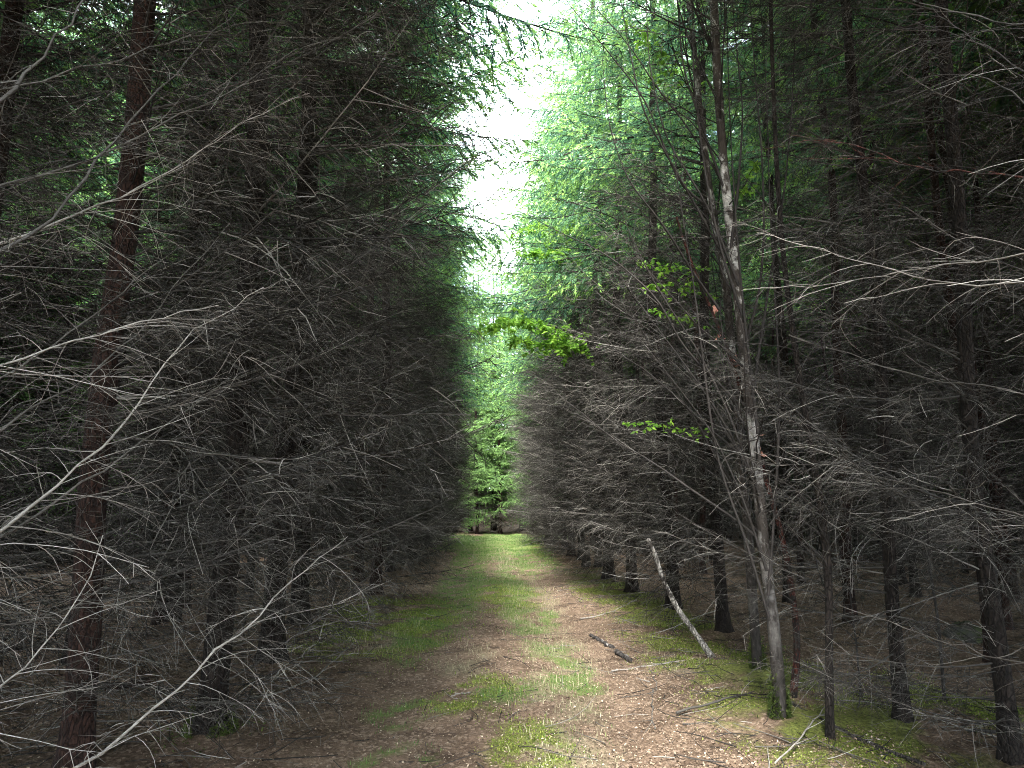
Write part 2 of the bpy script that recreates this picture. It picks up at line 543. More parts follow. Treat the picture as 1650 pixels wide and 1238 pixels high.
def plain_spruce(x, y, rz, data, label, group, s=1.0):
    t = empty('spruce_tree', (x, y, float(hgt(x, y))), rz)
    t.scale = (s, s, s)
    tag(t, label, 'tree', group)
    link('trunk', data[0], t)
    d = link('deadwood', data[1], t); d['kind'] = 'stuff'
    link('crown', data[2], t)
    return t


def near_spruce(x, y, side, r, label, seed, n=62, zb=7.2, red=False, crown=True, H=None, group=None, low=0.25, amp=0.07, blen=0.92, extra=0):
    """a tree close by: every dead limb is a part of its own; side +1 = track lies toward +X"""
    rng = np.random.default_rng(seed)
    H = H or rng.uniform(18, 21)
    t = empty('spruce_tree', (x, y, float(hgt(x, y))), 0 if side > 0 else PI)
    tag(t, label, 'tree', group)
    line = trunk_line(H, rng, amp)
    link('trunk', trunk_mesh(line, r, H, rng, [BARK_RED if red else BARK], 14), t)
    for ti, M in dead_places(line, r, n, low, zb + 0.1, rng, 17, True, blen):
        o = link('dead_branch', SHARED_UP[ti] if ti < 12 else SHARED_FL[ti - 12], t, M)
    if extra:
        d = link('deadwood', mesh_from(combine(MIDT + MIDF, dead_places(line, r, extra, low, zb + 0.3, rng, 16, True, blen)), 'deadwood', TWM), t); d['kind'] = 'stuff'
    if crown:
        link('crown', EDGE[seed % 4][2], t)
    return t, line


taken = []      # ground already holding a trunk

def spot(px, py):
    p = gnd(px, py); taken.append((p[0], p[1])); return p[0], p[1]


# ------------------------------------------------------------------ the stand: trees one can pick out
G_L, G_R = 'spruces along the left edge of the track', 'spruces along the right edge of the track'
near = {}
for key, px, py, side, r, red, n, lab, grp in (
    ('a', 118, 1250, 1, 0.092, True, 58, 'reddish spruce trunk standing closest at the lower left, behind the pale bare limb', G_L),
    ('b', 338, 1190, 1, 0.095, False, 60, 'spruce with bright green moss around its foot, left of the track', G_L),
    ('c', 437, 1072, 1, 0.115, False, 66, 'dark spruce beside the left moss carpet, next beyond the moss-footed one', G_L),
    ('d', 605, 962, 1, 0.10, True, 84, 'spruce with a flared brown foot on bare needles at the left track edge', G_L),
    ('e', 1455, 1172, -1, 0.052, False, 46, 'slender dark spruce right of the crooked sapling', G_R),
    ('f', 1632, 1240, -1, 0.056, False, 46, 'dark spruce trunk standing closest at the lower right corner', G_R),
    ('g', 1600, 1075, -1, 0.058, True, 44, 'reddish spruce trunk directly behind the dark one at the right corner', G_R),
    ('h', 965, 916, -1, 0.095, False, 74, 'brown spruce at the right track edge, just beyond the small dark stump', G_R),
):
    x, y = spot(px, py)
    near[key] = near_spruce(x, y, side, r, lab, 2000 + ord(key), n=min(97, int(n * 1.45)), extra=(75 if side > 0 else 25), red=red, group=grp,
                            zb=7.6 if px < 500 else 6.3, blen=(1.05 if side > 0 else 0.9))
# two trees just outside the picture whose limbs reach into it
NL = (-2.75, 2.75); NR = (2.95, 2.9)
taken += [NL, NR]
tl, line_l = near_spruce(*NL, 1, 0.12, 'spruce beyond the left picture edge whose pale bare limbs reach across the foreground', 2301, n=26, group=G_L, low=0.5, blen=0.66)
tr, line_r = near_spruce(*NR, -1, 0.11, 'spruce beyond the right picture edge whose long limbs cross the upper right', 2302, n=22, group=G_R, low=0.6, blen=0.6)

# a spruce whose green boughs hang across the top of the track
tb, lb = near_spruce(-2.75, 10.9, 1, 0.125, 'spruce between moss carpet and flared trunk, its green boughs arching over the track', 2303, n=76, zb=6.3, group=G_L, blen=1.0, extra=45)
taken.append((-2.75, 10.9))
SHARED_LIVE = [mesh_from(a, 'live_branch', LVM) for a in LIVE_FINE]
for z, az, e, sc_ in ((7.3, -0.35, 0.22, 1.9), (7.9, -0.1, 0.15, 1.9), (8.1, -0.5, 0.18, 2.1), (8.6, 0.1, 0.12, 1.9), (9.0, -0.3, 0.1, 2.0), (7.6, 0.35, 0.15, 1.4), (9.6, -0.2, 0.1, 1.9), (8.4, -0.25, 0.2, 2.1), (9.2, -0.05, 0.12, 1.8), (8.9, -0.2, 0.15, 1.8), (7.7, -0.25, 0.2, 1.7)):
    link('live_branch', SHARED_LIVE[int(R.integers(7))], tb, mat_place(on_line(lb, z), az, e, 0.1, sc_))

for z, az, e, sc_ in ((6.4, -0.3, -0.02, 1.1), (6.9, 0.1, 0.05, 1.15), (6.2, 0.35, -0.05, 0.95), (7.4, -0.15, 0.1, 1.2)):
    link('live_branch', SHARED_LIVE[int(R.integers(7))], near['d'][0], mat_place(on_line(near['d'][1], z), az, e, 0.1, sc_))

# pale foreground limbs: photograph pixels with distances
def limb(tree, pts, r0, seed, mat, tert=4, gap=0.06, reach=0.4, cap_len=0.55, twig_r=0.0022, label=None):
    rng = np.random.default_rng(seed)
    P = np.array([at(*p) for p in pts])
    root = np.array([tree.location.x, tree.location.y, P[0][2] - 0.12])
    P = np.concatenate([[root], P])
    k = 26                                                  # smooth the hand-set line
    c = np.concatenate([[0], np.cumsum(np.linalg.norm(np.diff(P, axis=0), axis=1))]); u = np.linspace(0, c[-1], k)
    A = np.stack([np.interp(u, c, P[:, i]) for i in range(3)], 1)
    for _ in range(2):
        A[1:-1] = 0.25 * A[:-2] + 0.5 * A[1:-1] + 0.25 * A[2:]
    A[1:-1] += rng.normal(0, 0.006, (k - 2, 3))
    mb = MB()
    grow_dead(mb, A, r0 * 0.8, 0.0018, rng, gap=gap, reach=reach, tert=tert, sides=6, start=0.2, twig_r=twig_r, cap_len=cap_len, droop=0.08)
    Mi = tree.matrix_world.inverted() if False else (Matrix.Translation(tree.location) @ Matrix.Rotation(tree.rotation_euler[2], 4, 'Z')).inverted()
    arr = xform(mb.arrays(), np.array(Mi))
    o = link('dead_branch', mesh_from(arr, 'dead_branch', [mat]), tree)
    if label:
        o['label'] = label
    return o


for i, (pts, r0, m, lab) in enumerate((
    ([(-150, 640, 2.7), (0, 588, 2.9), (130, 548, 3.1), (245, 512, 3.3), (352, 492, 3.5)], 0.010, TWIG_PALE, 'bright grey limb'),
    ([(-150, 960, 2.7), (0, 862, 2.9), (110, 762, 3.2), (190, 700, 3.4), (262, 590, 3.7), (320, 515, 3.9), (410, 482, 4.1), (425, 463, 4.2)], 0.012, TWIG_PALE, None),
    ([(-100, 920, 3.0), (60, 830, 3.2), (190, 740, 3.6), (300, 660, 3.9), (380, 600, 4.2), (470, 570, 4.4)], 0.010, TWIG, None),
    ([(-80, 650, 2.9), (60, 575, 3.2), (150, 510, 3.5), (250, 425, 3.8), (285, 400, 4.0)], 0.009, TWIG, None),
    ([(-60, 1330, 2.9), (125, 1236, 3.2), (200, 1190, 3.4), (300, 1095, 3.7), (400, 1008, 4.0), (450, 955, 4.2), (520, 890, 4.5), (560, 865, 4.7)], 0.015, TWIG_PALE, 'long pale limb rising above the ground'),
    ([(-100, 1190, 2.8), (0, 1105, 3.0), (75, 1040, 3.2), (140, 955, 3.4), (166, 862, 3.5)], 0.009, TWIG_PALE, None),
    ([(-120, 300, 2.8), (0, 162, 2.9), (70, 95, 3.0), (140, 0, 3.1), (190, -80, 3.2)], 0.020, DARKTWIG, 'thick dark limb'),
    ([(-80, 330, 3.0), (0, 296, 3.1), (150, 262, 3.4), (250, 208, 3.6), (400, 132, 4.0), (480, 72, 4.2), (560, 60, 4.4)], 0.011, TWIG, None),
    ([(-60, 470, 2.9), (0, 412, 3.0), (90, 350, 3.2), (170, 240, 3.4), (250, 150, 3.6), (330, 60, 3.8), (410, -5, 4.0)], 0.012, DARKTWIG, None),
    ([(-60, 420, 3.1), (60, 370, 3.3), (190, 320, 3.6), (300, 262, 3.9), (400, 190, 4.2), (500, 150, 4.4)], 0.009, TWIG_PALE, None),
    ([(-90, 180, 3.0), (30, 135, 3.2), (160, 105, 3.5), (290, 60, 3.8), (420, 35, 4.1)], 0.009, TWIG, None),
    ([(-90, 760, 2.9), (50, 660, 3.2), (150, 600, 3.5), (240, 520, 3.9), (300, 440, 4.1), (370, 360, 4.4)], 0.009, TWIG, None),
    ([(-90, 1000, 3.2), (30, 1010, 3.4), (120, 975, 3.7), (220, 960, 4.1), (330, 930, 4.4)], 0.008, TWIG, None),
)):
    limb(tl, pts, r0, 3000 + i, m, label=lab, gap=0.04 if m is not DARKTWIG else 0.07, twig_r=0.0021)
for i, (pts, r0, m, lab) in enumerate((
    ([(1760, 300, 3.0), (1650, 290, 3.2), (1530, 277, 3.5), (1460, 270, 3.7), (1390, 236, 3.9), (1340, 222, 4.1), (1245, 238, 4.4)], 0.012, PEEL, 'reddish limb'),
    ([(1760, 440, 3.0), (1650, 460, 3.2), (1600, 468, 3.4), (1450, 440, 3.8), (1320, 400, 4.2), (1220, 375, 4.5)], 0.010, TWIG_PALE, None),
    ([(1760, 400, 3.1), (1650, 415, 3.3), (1540, 425, 3.6), (1430, 440, 3.9), (1330, 462, 4.2), (1225, 464, 4.5)], 0.009, TWIG_PALE, None),
    ([(1780, 60, 2.9), (1650, 42, 3.1), (1550, 22, 3.4), (1455, -4, 3.7), (1380, -40, 3.9)], 0.014, TWIG, None),
    ([(1800, 190, 2.9), (1650, 112, 3.2), (1560, 60, 3.5), (1500, 10, 3.8)], 0.013, DARKTWIG, None),
    ([(1780, 880, 3.2), (1650, 832, 3.5), (1540, 800, 3.9), (1420, 770, 4.3), (1320, 745, 4.6)], 0.009, TWIG, None),
    ([(1780, 680, 3.2), (1650, 632, 3.5), (1500, 612, 4.0), (1390, 580, 4.4), (1270, 540, 4.8)], 0.010, TWIG, None),
    ([(1780, 1080, 3.0), (1650, 1070, 3.3), (1540, 1040, 3.8), (1450, 1010, 4.2), (1350, 975, 4.5)], 0.008, TWIG, None),
    ([(1800, 330, 3.0), (1650, 165, 3.3), (1570, 110, 3.6), (1480, 160, 4.0), (1434, 195, 4.2)], 0.010, TWIG, None),
)):
    limb(tr, pts, r0 * 0.68, 3100 + i, m, label=lab, gap=0.11, reach=0.3, cap_len=0.4, tert=3)

# ------------------------------------------------------------------ the rest of the stand
HOLES = ((-10.4, 16.0, 3.6), (-5.4, 8.6, 1.3), (-6.9, 11.1, 1.4), (-8.5, 13.6, 1.6), (5.6, 15.2, 1.7), (7.5, 20.5, 2.0))


def free(x, y, d):
    return all((x - a) ** 2 + (y - b) ** 2 > r * r for a, b, r in HOLES) and all((x - a) ** 2 + (y - b) ** 2 > d * d for a, b in taken)


plain = []
for side in (-1, 1):
    # first row along the track
    y = 17.0 if side < 0 else 23.0
    k = 0
    while y < 37:
        x = side * (2.75 if side < 0 else 2.6) + R.normal(0, 0.15)
        if free(x, y, 1.3):
            plain.append((x, y, side, True)); taken.append((x, y))
        y += R.uniform(1.9, 2.7)
    # rows behind it
    for row in range(1, 6):
        y = 3.0 + R.uniform(0, 2)
        while y < 60:
            x = side * (2.8 + row * 2.1) + R.normal(0, 0.3)
            vis = abs(x) < 0.74 * y + 1.5
            if vis and free(x, y, 1.35) and not (36 < y < 46 and abs(x) < 5.0) and not (46 <= y < 56 and abs(x) < 10):
                plain.append((x, y, side, row <= 0)); taken.append((x, y))
            y += R.uniform(1.9, 2.9)
# right edge, nearer: thinner stand with gaps where the birch stands
for x, y in ((2.95, 9.8), (2.9, 12.3), (2.65, 14.6), (2.6, 17.2), (4.05, 23.2)):
    if free(x, y, 0.8):
        plain.append((x, y, 1, True)); taken.append((x, y))
for x, y in ((-4.4, 10.6), (-4.4, 8.2), (-4.3, 5.9)):
    plain.append((x, y, -1, True)); taken.append((x, y))

LAB = {
    (-1, True): ('spruce of the left edge row farther down the track, green above bare grey boughs', 'far spruces of the left edge row'),
    (1, True): ('spruce of the right edge row farther down the track, green above bare grey boughs', 'far spruces of the right edge row'),
    (-1, False): ('spruce standing inside the dark stand left of the track, behind its edge row', 'spruces inside the left stand'),
    (1, False): ('spruce standing inside the dark stand right of the track, behind its edge row', 'spruces inside the right stand'),
}
for i, (x, y, side, edge) in enumerate(plain):
    lab, grp = LAB[(side, edge)]
    data = (EDGE if edge else INNER)[int(R.integers(4))]
    rz = (0 if side < 0 else PI) + R.normal(0, 0.3) if edge else R.uniform(0, 2 * PI)
    plain_spruce(x, y, rz, data, lab, grp, R.uniform(0.9, 1.08))

# trees that close the track at its far end
for i in range(30):
    x = -9.5 + (i // 3) * 2.1 + (i % 3) * 0.7 + R.normal(0, 0.2); y = 47.5 + (i % 3) * 2.6 + R.normal(0, 0.9)
    plain_spruce(x, y, -PI / 2 + R.normal(0, 0.4), END[int(R.integers(3))], 'pale lit spruce closing the far end of the track beyond the bright grass', 'spruces across the far end', R.uniform(1.0, 1.2))

for x, y in ((-12.6, 19.6), (-14.0, 17.6), (-11.0, 20.6), (-13.4, 15.0)):
    plain_spruce(x, y, R.uniform(0, 6), END[int(R.integers(3))], 'sunlit pale green spruce glimpsed through the stand at far left', 'lit spruces behind the left stand', 0.8)

YOUNG = variant(991, False, 0.5, 20, 200, [FARGREEN, FARFRESH, BARK])
for x, y, sc_ in ((-3.0, 45.4, 0.26), (-1.6, 46.6, 0.24), (2.3, 45.0, 0.3)):
    plain_spruce(x, y, R.uniform(0, 6), YOUNG, 'low young spruce in full light at the back of the bright grass', 'young spruces at the far end', sc_)

# the depth of the wood: one mass that nobody could count, its trees set out by geometry nodes
FAR_PTS = []


def far_tree(x, y, low=False):
    FAR_PTS.append((x, y, float(hgt(x, y)), R.uniform(0, 2 * PI), R.uniform(0.92, 1.08), int(R.integers(3)) + (3 if low else 0)))


def far_source(seed, zb):
    rng = np.random.default_rng(seed); mb = MB()
    H = rng.uniform(19, 22); line = trunk_line(H, rng)
    mb.tube(line[::2], np.linspace(0.12, 0.01, len(line[::2])), 6, 3)
    for ti, M in dead_places(line, 0.1, 90, 0.3, max(zb, 3.0) + 0.8, rng, 6, False, 1.15):
        v, q, m = xform(LOWT[ti], np.array(M)); mb.add(v, q, np.full(len(q), 4, np.int32))
    for ti, M in live_places(line, H, zb, 170, rng, 5, False, 1.4, zb):
        v, q, m = xform(LIVE_LOW[ti], np.array(M)); mb.add(v, q, m)
    return bpy.data.objects.new('forest_spruce', mesh_from(mb.arrays(), 'forest_spruce', [NEEDLE, FRESH, BARK, BARK, TWIG]))


src = bpy.data.collections.new('forest_source')
for k, zb in enumerate((6.5, 7.2, 8.0, 0.8, 1.4, 2.0)):
    o = far_source(6000 + k, zb); o.name = 'forest_spruce_%d' % k
    src.objects.link(o)
for side in (-1, 1):
    for row in range(1, 13):
        y = -9.0 + R.uniform(0, 2)
        while y < 76:
            x = side * (2.8 + row * 2.1) + R.normal(0, 0.3)
            if free(x, y, 1.5) and not (36 < y < 46 and abs(x) < 5.0) and not (46 <= y < 56 and abs(x) < 10) and (row > 5 or y > 60 or not abs(x) < 0.74 * y + 1.5) and (y > 8 or row < 7):
                far_tree(x, y, row >= 11 or (row >= 8 and R.random() < 0.35))
            y += R.uniform(2.0, 2.8)
    for y in (-7.5, -5.0, -2.4, 0.2):  # edge spruces out of view behind the camera, added to block light
        far_tree(side * 2.9 + R.normal(0, 0.1), y)
for i in range(44):
    far_tree(-22 + (i // 2) * 2.1 + R.normal(0, 0.3), (60 if i % 2 else 64) + R.normal(0, 0.7), True)
nfar = len(FAR_PTS)
FP = np.array(FAR_PTS)
pm = bpy.data.meshes.new('forest'); pm.vertices.add(nfar); pm.vertices.foreach_set('co', FP[:, :3].astype(np.float32).ravel())
a = pm.attributes.new('rot', 'FLOAT_VECTOR', 'POINT'); a.data.foreach_set('vector', np.stack([FP[:, 3] * 0, FP[:, 3] * 0, FP[:, 3]], 1).astype(np.float32).ravel())
a = pm.attributes.new('scl', 'FLOAT', 'POINT'); a.data.foreach_set('value', FP[:, 4].astype(np.float32))
a = pm.attributes.new('pick', 'INT', 'POINT'); a.data.foreach_set('value', FP[:, 5].astype(np.int32))
wood = link('forest', pm)
ng = bpy.data.node_groups.new('forest_spread', 'GeometryNodeTree')
ng.interface.new_socket('Geometry', in_out='INPUT', socket_type='NodeSocketGeometry')
ng.interface.new_socket('Geometry', in_out='OUTPUT', socket_type='NodeSocketGeometry')
gi = ng.nodes.new('NodeGroupInput'); go = ng.nodes.new('NodeGroupOutput')
iop = ng.nodes.new('GeometryNodeInstanceOnPoints'); ci = ng.nodes.new('GeometryNodeCollectionInfo')
ci.inputs['Collection'].default_value = src; ci.inputs['Separate Children'].default_value = True; ci.inputs['Reset Children'].default_value = True
iop.inputs['Pick Instance'].default_value = True


def named(nm, ty):
    n = ng.nodes.new('GeometryNodeInputNamedAttribute'); n.data_type = ty; n.inputs['Name'].default_value = nm
    return next(o for o in n.outputs if o.enabled and o.name == 'Attribute')


ng.links.new(gi.outputs[0], iop.inputs['Points']); ng.links.new(ci.outputs[0], iop.inputs['Instance'])
ng.links.new(named('pick', 'INT'), iop.inputs['Instance Index'])
e2r = ng.nodes.new('FunctionNodeEulerToRotation')
ng.links.new(named('rot', 'FLOAT_VECTOR'), e2r.inputs[0]); ng.links.new(e2r.outputs[0], iop.inputs['Rotation'])
ng.links.new(named('scl', 'FLOAT'), iop.inputs['Scale']); ng.links.new(iop.outputs[0], go.inputs[0])
md = wood.modifiers.new('spread', 'NODES'); md.node_group = ng
tag(wood, 'dense dark spruce wood filling the depth behind the nearer trunks, with added unseen spruces behind the camera', 'forest', kind='stuff')
for nm, T in (('UPT', UPT), ('FLT', FLT), ('MIDT', MIDT), ('MIDF', MIDF), ('LOWT', LOWT), ('LIVE', LIVE), ('LIVE_LOW', LIVE_LOW)):
    print(nm, [len(t_[1]) for t_ in T])
print('EDGE', [[len(m.polygons) for m in d] for d in EDGE], 'INNER', [[len(m.polygons) for m in d] for d in INNER], 'far', [len(o.data.polygons) for o in src.objects], 'total polys', sum(len(m.polygons) for m in bpy.data.meshes))

# ------------------------------------------------------------------ broadleaves and small stems
def smooth(P, k):
    P = np.asarray(P, float)
    c = np.concatenate([[0], np.cumsum(np.linalg.norm(np.diff(P, axis=0), axis=1))]); u = np.linspace(0, c[-1], k)
    A = np.stack([np.interp(u, c, P[:, i]) for i in range(3)], 1)
    for _ in range(2):
        A[1:-1] = 0.25 * A[:-2] + 0.5 * A[1:-1] + 0.25 * A[2:]
    return A


def stem_arr(pts, r0, r1, k=30, n=9, flare=0.4, seed=1, cap=True):
    rng = np.random.default_rng(seed)
    A = smooth(pts, k); u = np.linspace(0, 1, k)
    L = np.linalg.norm(np.diff(A, axis=0), axis=1).sum()
    rr = r0 + (r1 - r0) * u
    rr = rr * (1 + flare * np.exp(-u * L / 0.15)) * (1 + rng.normal(0, 0.05, k))
    mb = MB(); mb.tube(A, rr, n)
    if cap:
        mb.cap(A[-1], A[-1] - A[-2], rr[-1], n - n % 2)
    v, q, m = mb.arrays()
    return A, mb


def birch_branches(A, n, rng, toward, lo=0.25, L=(0.8, 2.6), rise=(0.5, 1.2), spread=0.9):
    """thin dark ascending birch limbs, each an array in world space"""
    out = []
    for _ in range(n):
        u = rng.uniform(lo, 0.97); i = int(u * (len(A) - 1))
        az = rng.normal(toward, spread)
        e = rng.uniform(*rise); l = rng.uniform(*L) * (1.15 - u * 0.5)
        d = np.array([math.cos(az) * math.cos(e), math.sin(az) * math.cos(e), math.sin(e)])
        ax = curl_line(A[i], d, l, 11, rng, 0.02, 0.05)
        ax[1:] += np.cumsum(rng.normal(0, 0.008, (10, 3)), axis=0)
        mb = MB()
        grow_dead(mb, ax, 0.0035 + 0.0035 * l, 0.0015, rng, gap=0.085, reach=0.42, tert=2.5, sides=5, start=0.12, twig_r=0.0024, cap_len=0.6, droop=-0.03)
        out.append((mb.arrays(), ax))
    return out


def world_to(o, arr):
    v, q, m = arr
    return v - np.array(o.location), q, m


def add_leaves(arr, ax, rng, n, size):
    """leaves sit on the twigs of the bough"""
    v = arr[0]; d = np.linalg.norm(v - ax[0], axis=1); L = np.linalg.norm(ax[-1] - ax[0])
    ok = np.flatnonzero(d > L * 0.3)
    P = v[rng.choice(ok, n)]
    D = rng.normal(size=(n, 3)); D[:, 2] = D[:, 2] * 0.5 - 0.25
    N = rng.normal(size=(n, 3)) * 0.6 + np.array([0, 0, 1.0])
    mb = MB(); mb.diamonds(P, D, N, size * rng.uniform(0.5, 1.35, n), size * 0.62 * rng.uniform(0.6, 1.2, n))
    return mb.arrays()


rb = np.random.default_rng(77)
# the two-stemmed birch: each stem a tree of its own root
def birch(base, pts, r0, r1, label, seed, nb, group):
    b = gnd(*base)
    d0 = math.hypot(b[0], b[1])
    P = [b - np.array([0, 0, 0.08])] + [at(px, py, d0 + dd) for px, py, dd in pts]
    o = empty('birch_tree', tuple(b)); tag(o, label, 'tree', group)
    A, mb_ = stem_arr(P, r0, r1, 46, 12, 0.35, seed)
    link('trunk', mesh_from(world_to(o, mb_.arrays()), 'trunk', [BIRCH]), o)
    rng = np.random.default_rng(seed)
    for j, (arr, ax) in enumerate(birch_branches(A, nb, rng, PI * 0.95, 0.16)):
        br = link('branch', mesh_from(world_to(o, arr), 'branch', [DARKTWIG]), o)
    return o, A


b1, A1 = birch((1222, 1086), [(1212, 960, 0.02), (1206, 860, 0.0), (1192, 720, -0.05), (1182, 600, -0.1), (1168, 440, -0.1), (1146, 330, -0.1), (1128, 180, -0.05), (1112, 20, 0), (1100, -160, 0), (1085, -400, 0.1)], 0.046, 0.027, 'birch with pale blotched bark, the farther left stem of the leafless pair', 501, 40, 'birches right of the track')
b2, A2 = birch((1258, 1166), [(1250, 1030, 0.05), (1236, 930, 0.1), (1226, 830, 0.1), (1214, 700, 0.1), (1198, 560, 0.1), (1184, 430, 0.12), (1168, 290, 0.1), (1156, 130, 0.1), (1150, 0, 0.1), (1146, -180, 0.1), (1140, -420, 0.1)], 0.050, 0.028, 'birch with mossy foot, the nearer right stem of the leafless pair', 502, 40, 'birches right of the track')
taken += [(b1.location.x, b1.location.y), (b2.location.x, b2.location.y)]
# explicit long limbs of the nearer birch sweeping up to the left
def px_line(pts):
    return np.array([at(*p) for p in pts])

for i, pts in enumerate(([(1160, 500, 6.1), (1110, 430, 5.9), (1075, 370, 5.7), (1010, 290, 5.5), (980, 200, 5.4), (970, 90, 5.3)],
                         [(1150, 340, 6.2), (1095, 300, 6.0), (1040, 160, 5.8), (985, 90, 5.6), (915, 5, 5.4), (880, -40, 5.3)],
                         [(1170, 420, 6.2), (1120, 330, 6.0), (1080, 260, 5.8), (1035, 180, 5.6), (1010, 60, 5.5), (990, -60, 5.4)],
                         [(1180, 640, 6.0), (1100, 560, 5.8), (1060, 480, 5.6), (980, 410, 5.4), (870, 360, 5.2), (850, 345, 5.1)],
                         [(1165, 300, 6.2), (1130, 200, 6.1), (1100, 110, 6.0), (1090, -20, 5.9), (1080, -120, 5.8)],
                         [(1200, 560, 6.0), (1225, 470, 5.9), (1232, 380, 5.8), (1228, 250, 5.8), (1215, 100, 5.7), (1205, -60, 5.7)],
                         [(1178, 400, 6.0), (1190, 300, 5.9), (1198, 180, 5.9), (1185, 60, 5.8), (1175, -60, 5.8)],
                         [(1238, 960, 6.0), (1250, 800, 6.0), (1258, 640, 5.9), (1250, 500, 5.9), (1240, 330, 5.8), (1236, 150, 5.8), (1222, -40, 5.8)],
                         [(1225, 800, 6.0), (1168, 650, 5.9), (1122, 560, 5.8), (1062, 470, 5.6), (1010, 370, 5.5), (990, 300, 5.4)],
                         [(1236, 920, 6.0), (1196, 800, 5.9), (1150, 700, 5.8), (1090, 620, 5.6), (1030, 545, 5.5)],
                         [(1222, 700, 6.0), (1200, 520, 5.95), (1186, 360, 5.9), (1176, 200, 5.9), (1172, 60, 5.9), (1168, -60, 5.9)],
                         [(1200, 520, 6.0), (1160, 400, 5.9), (1136, 280, 5.9), (1118, 140, 5.8), (1116, 0, 5.8), (1112, -80, 5.8)],
                         [(1212, 640, 6.0), (1236, 480, 6.0), (1262, 330, 5.9), (1276, 180, 5.9), (1282, 40, 5.9), (1286, -60, 5.9)],
                         [(1190, 460, 6.0), (1140, 330, 5.9), (1070, 220, 5.8), (1045, 100, 5.7), (1040, -40, 5.7)],
                         [(1240, 1000, 6.0), (1200, 860, 5.9), (1158, 760, 5.9), (1140, 640, 5.8), (1120, 470, 5.8), (1092, 300, 5.7), (1075, 150, 5.7)])):
    rng = np.random.default_rng(600 + i); mbb = MB()
    grow_dead(mbb, smooth(px_line(pts), 22), 0.013, 0.002, rng, gap=0.09, reach=0.35, tert=2, sides=5, start=0.1, twig_r=0.0018, cap_len=0.6, droop=-0.02)
    link('branch', mesh_from(world_to(b2, mbb.arrays()), 'branch', [DARKTWIG]), b2)

# moss collar on the nearer birch and on the moss-footed spruce
def moss_collar(parent, center, r, h, seed, n=2600, mat=None):
    rng = np.random.default_rng(seed)
    a = rng.uniform(0, 2 * PI, n); z = rng.beta(1, 2.0, n) * h * (0.9 + 0.6 * np.sin(2 * a + seed) + 0.3 * np.sin(5 * a))
    z = np.abs(z)
    rr = r * (1 + 0.45 * np.exp(-z / 0.15)) + np.where(z < 0.03, rng.exponential(0.06, n), 0)
    P = np.stack([np.cos(a) * rr, np.sin(a) * rr, z], 1) + center
    D = np.stack([np.cos(a), np.sin(a), rng.normal(0.3, 0.6, n)], 1) + rng.normal(size=(n, 3)) * 0.4
    m = MB(); m.diamonds(P, D, rng.normal(size=(n, 3)), rng.uniform(0.015, 0.04, n), rng.uniform(0.006, 0.014, n))
    o = link('moss', mesh_from(m.arrays(), 'moss', [mat or MOSS]), parent); o['kind'] = 'stuff'

moss_collar(b2, np.array([0, 0, 0.0]), 0.05, 0.34, 1, 1800, MOSS_DARK)
moss_collar(near['b'][0], np.zeros(3), 0.125, 0.16, 2, 3200, MOSS_DARK)
moss_collar(b1, np.zeros(3), 0.047, 0.25, 3, 1200, MOSS_DARK)

# crooked dead stem with peeling red bark
def simple_stem(name, base, pts, r0, r1, mat, label, cat, seed, nb=0, brmat=None, toward=PI, L=(0.3, 1.0), flare=0.3, rise=(0.2, 0.9), group=None):
    b = gnd(*base); d0 = math.hypot(b[0], b[1])
    P = [b - np.array([0, 0, 0.06])] + [at(px, py, d0 + dd) for px, py, dd in pts]
    o = empty(name, tuple(b)); tag(o, label, cat, group)
    A, m = stem_arr(P, r0, r1, 34, 8, flare, seed)
    link('trunk', mesh_from(world_to(o, m.arrays()), 'trunk', [mat]), o)
    rng = np.random.default_rng(seed)
    for arr, ax in birch_branches(A, nb, rng, toward, 0.15, L, rise, 1.6) if nb else ():
        link('branch', mesh_from(world_to(o, arr), 'branch', [brmat or DARKTWIG]), o)
    return o, A

dead, AD = simple_stem('dead_tree', (1275, 1122), [(1286, 1060, 0), (1282, 990, 0), (1268, 900, -0.05), (1254, 840, -0.1), (1236, 780, -0.12), (1212, 690, -0.15), (1184, 595, -0.2), (1166, 545, -0.2), (1146, 500, -0.25), (1112, 420, -0.3), (1090, 350, -0.3)],
                       0.030, 0.010, PEEL, 'crooked dead stem with peeling red bark leaning across the birches', 'tree', 701, 16)
mp = MB()
rng = np.random.default_rng(9)
for px, py in ((1152, 503), (1187, 588), (1160, 545), (1215, 700), (1222, 730)):
    c = at(px, py, math.hypot(*AD[20][:2]) - 0.05)
    for _ in range(5):
        ln = curl_line(c + rng.normal(0, 0.012, 3), np.array([rng.normal(), -0.4, rng.normal() + 0.4]), rng.uniform(0.03, 0.07), 4, rng, 0.1, 0.3)
        S = np.array([0.012, 0.0, 0.006])
        v = np.concatenate([ln - S, ln + S]); k = len(ln)
        mp.add(v, np.array([[i, i + 1, k + i + 1, k + i] for i in range(k - 1)]))
link('bark_curl', mesh_from(world_to(dead, mp.arrays()), 'bark_curl', [PINK]), dead)

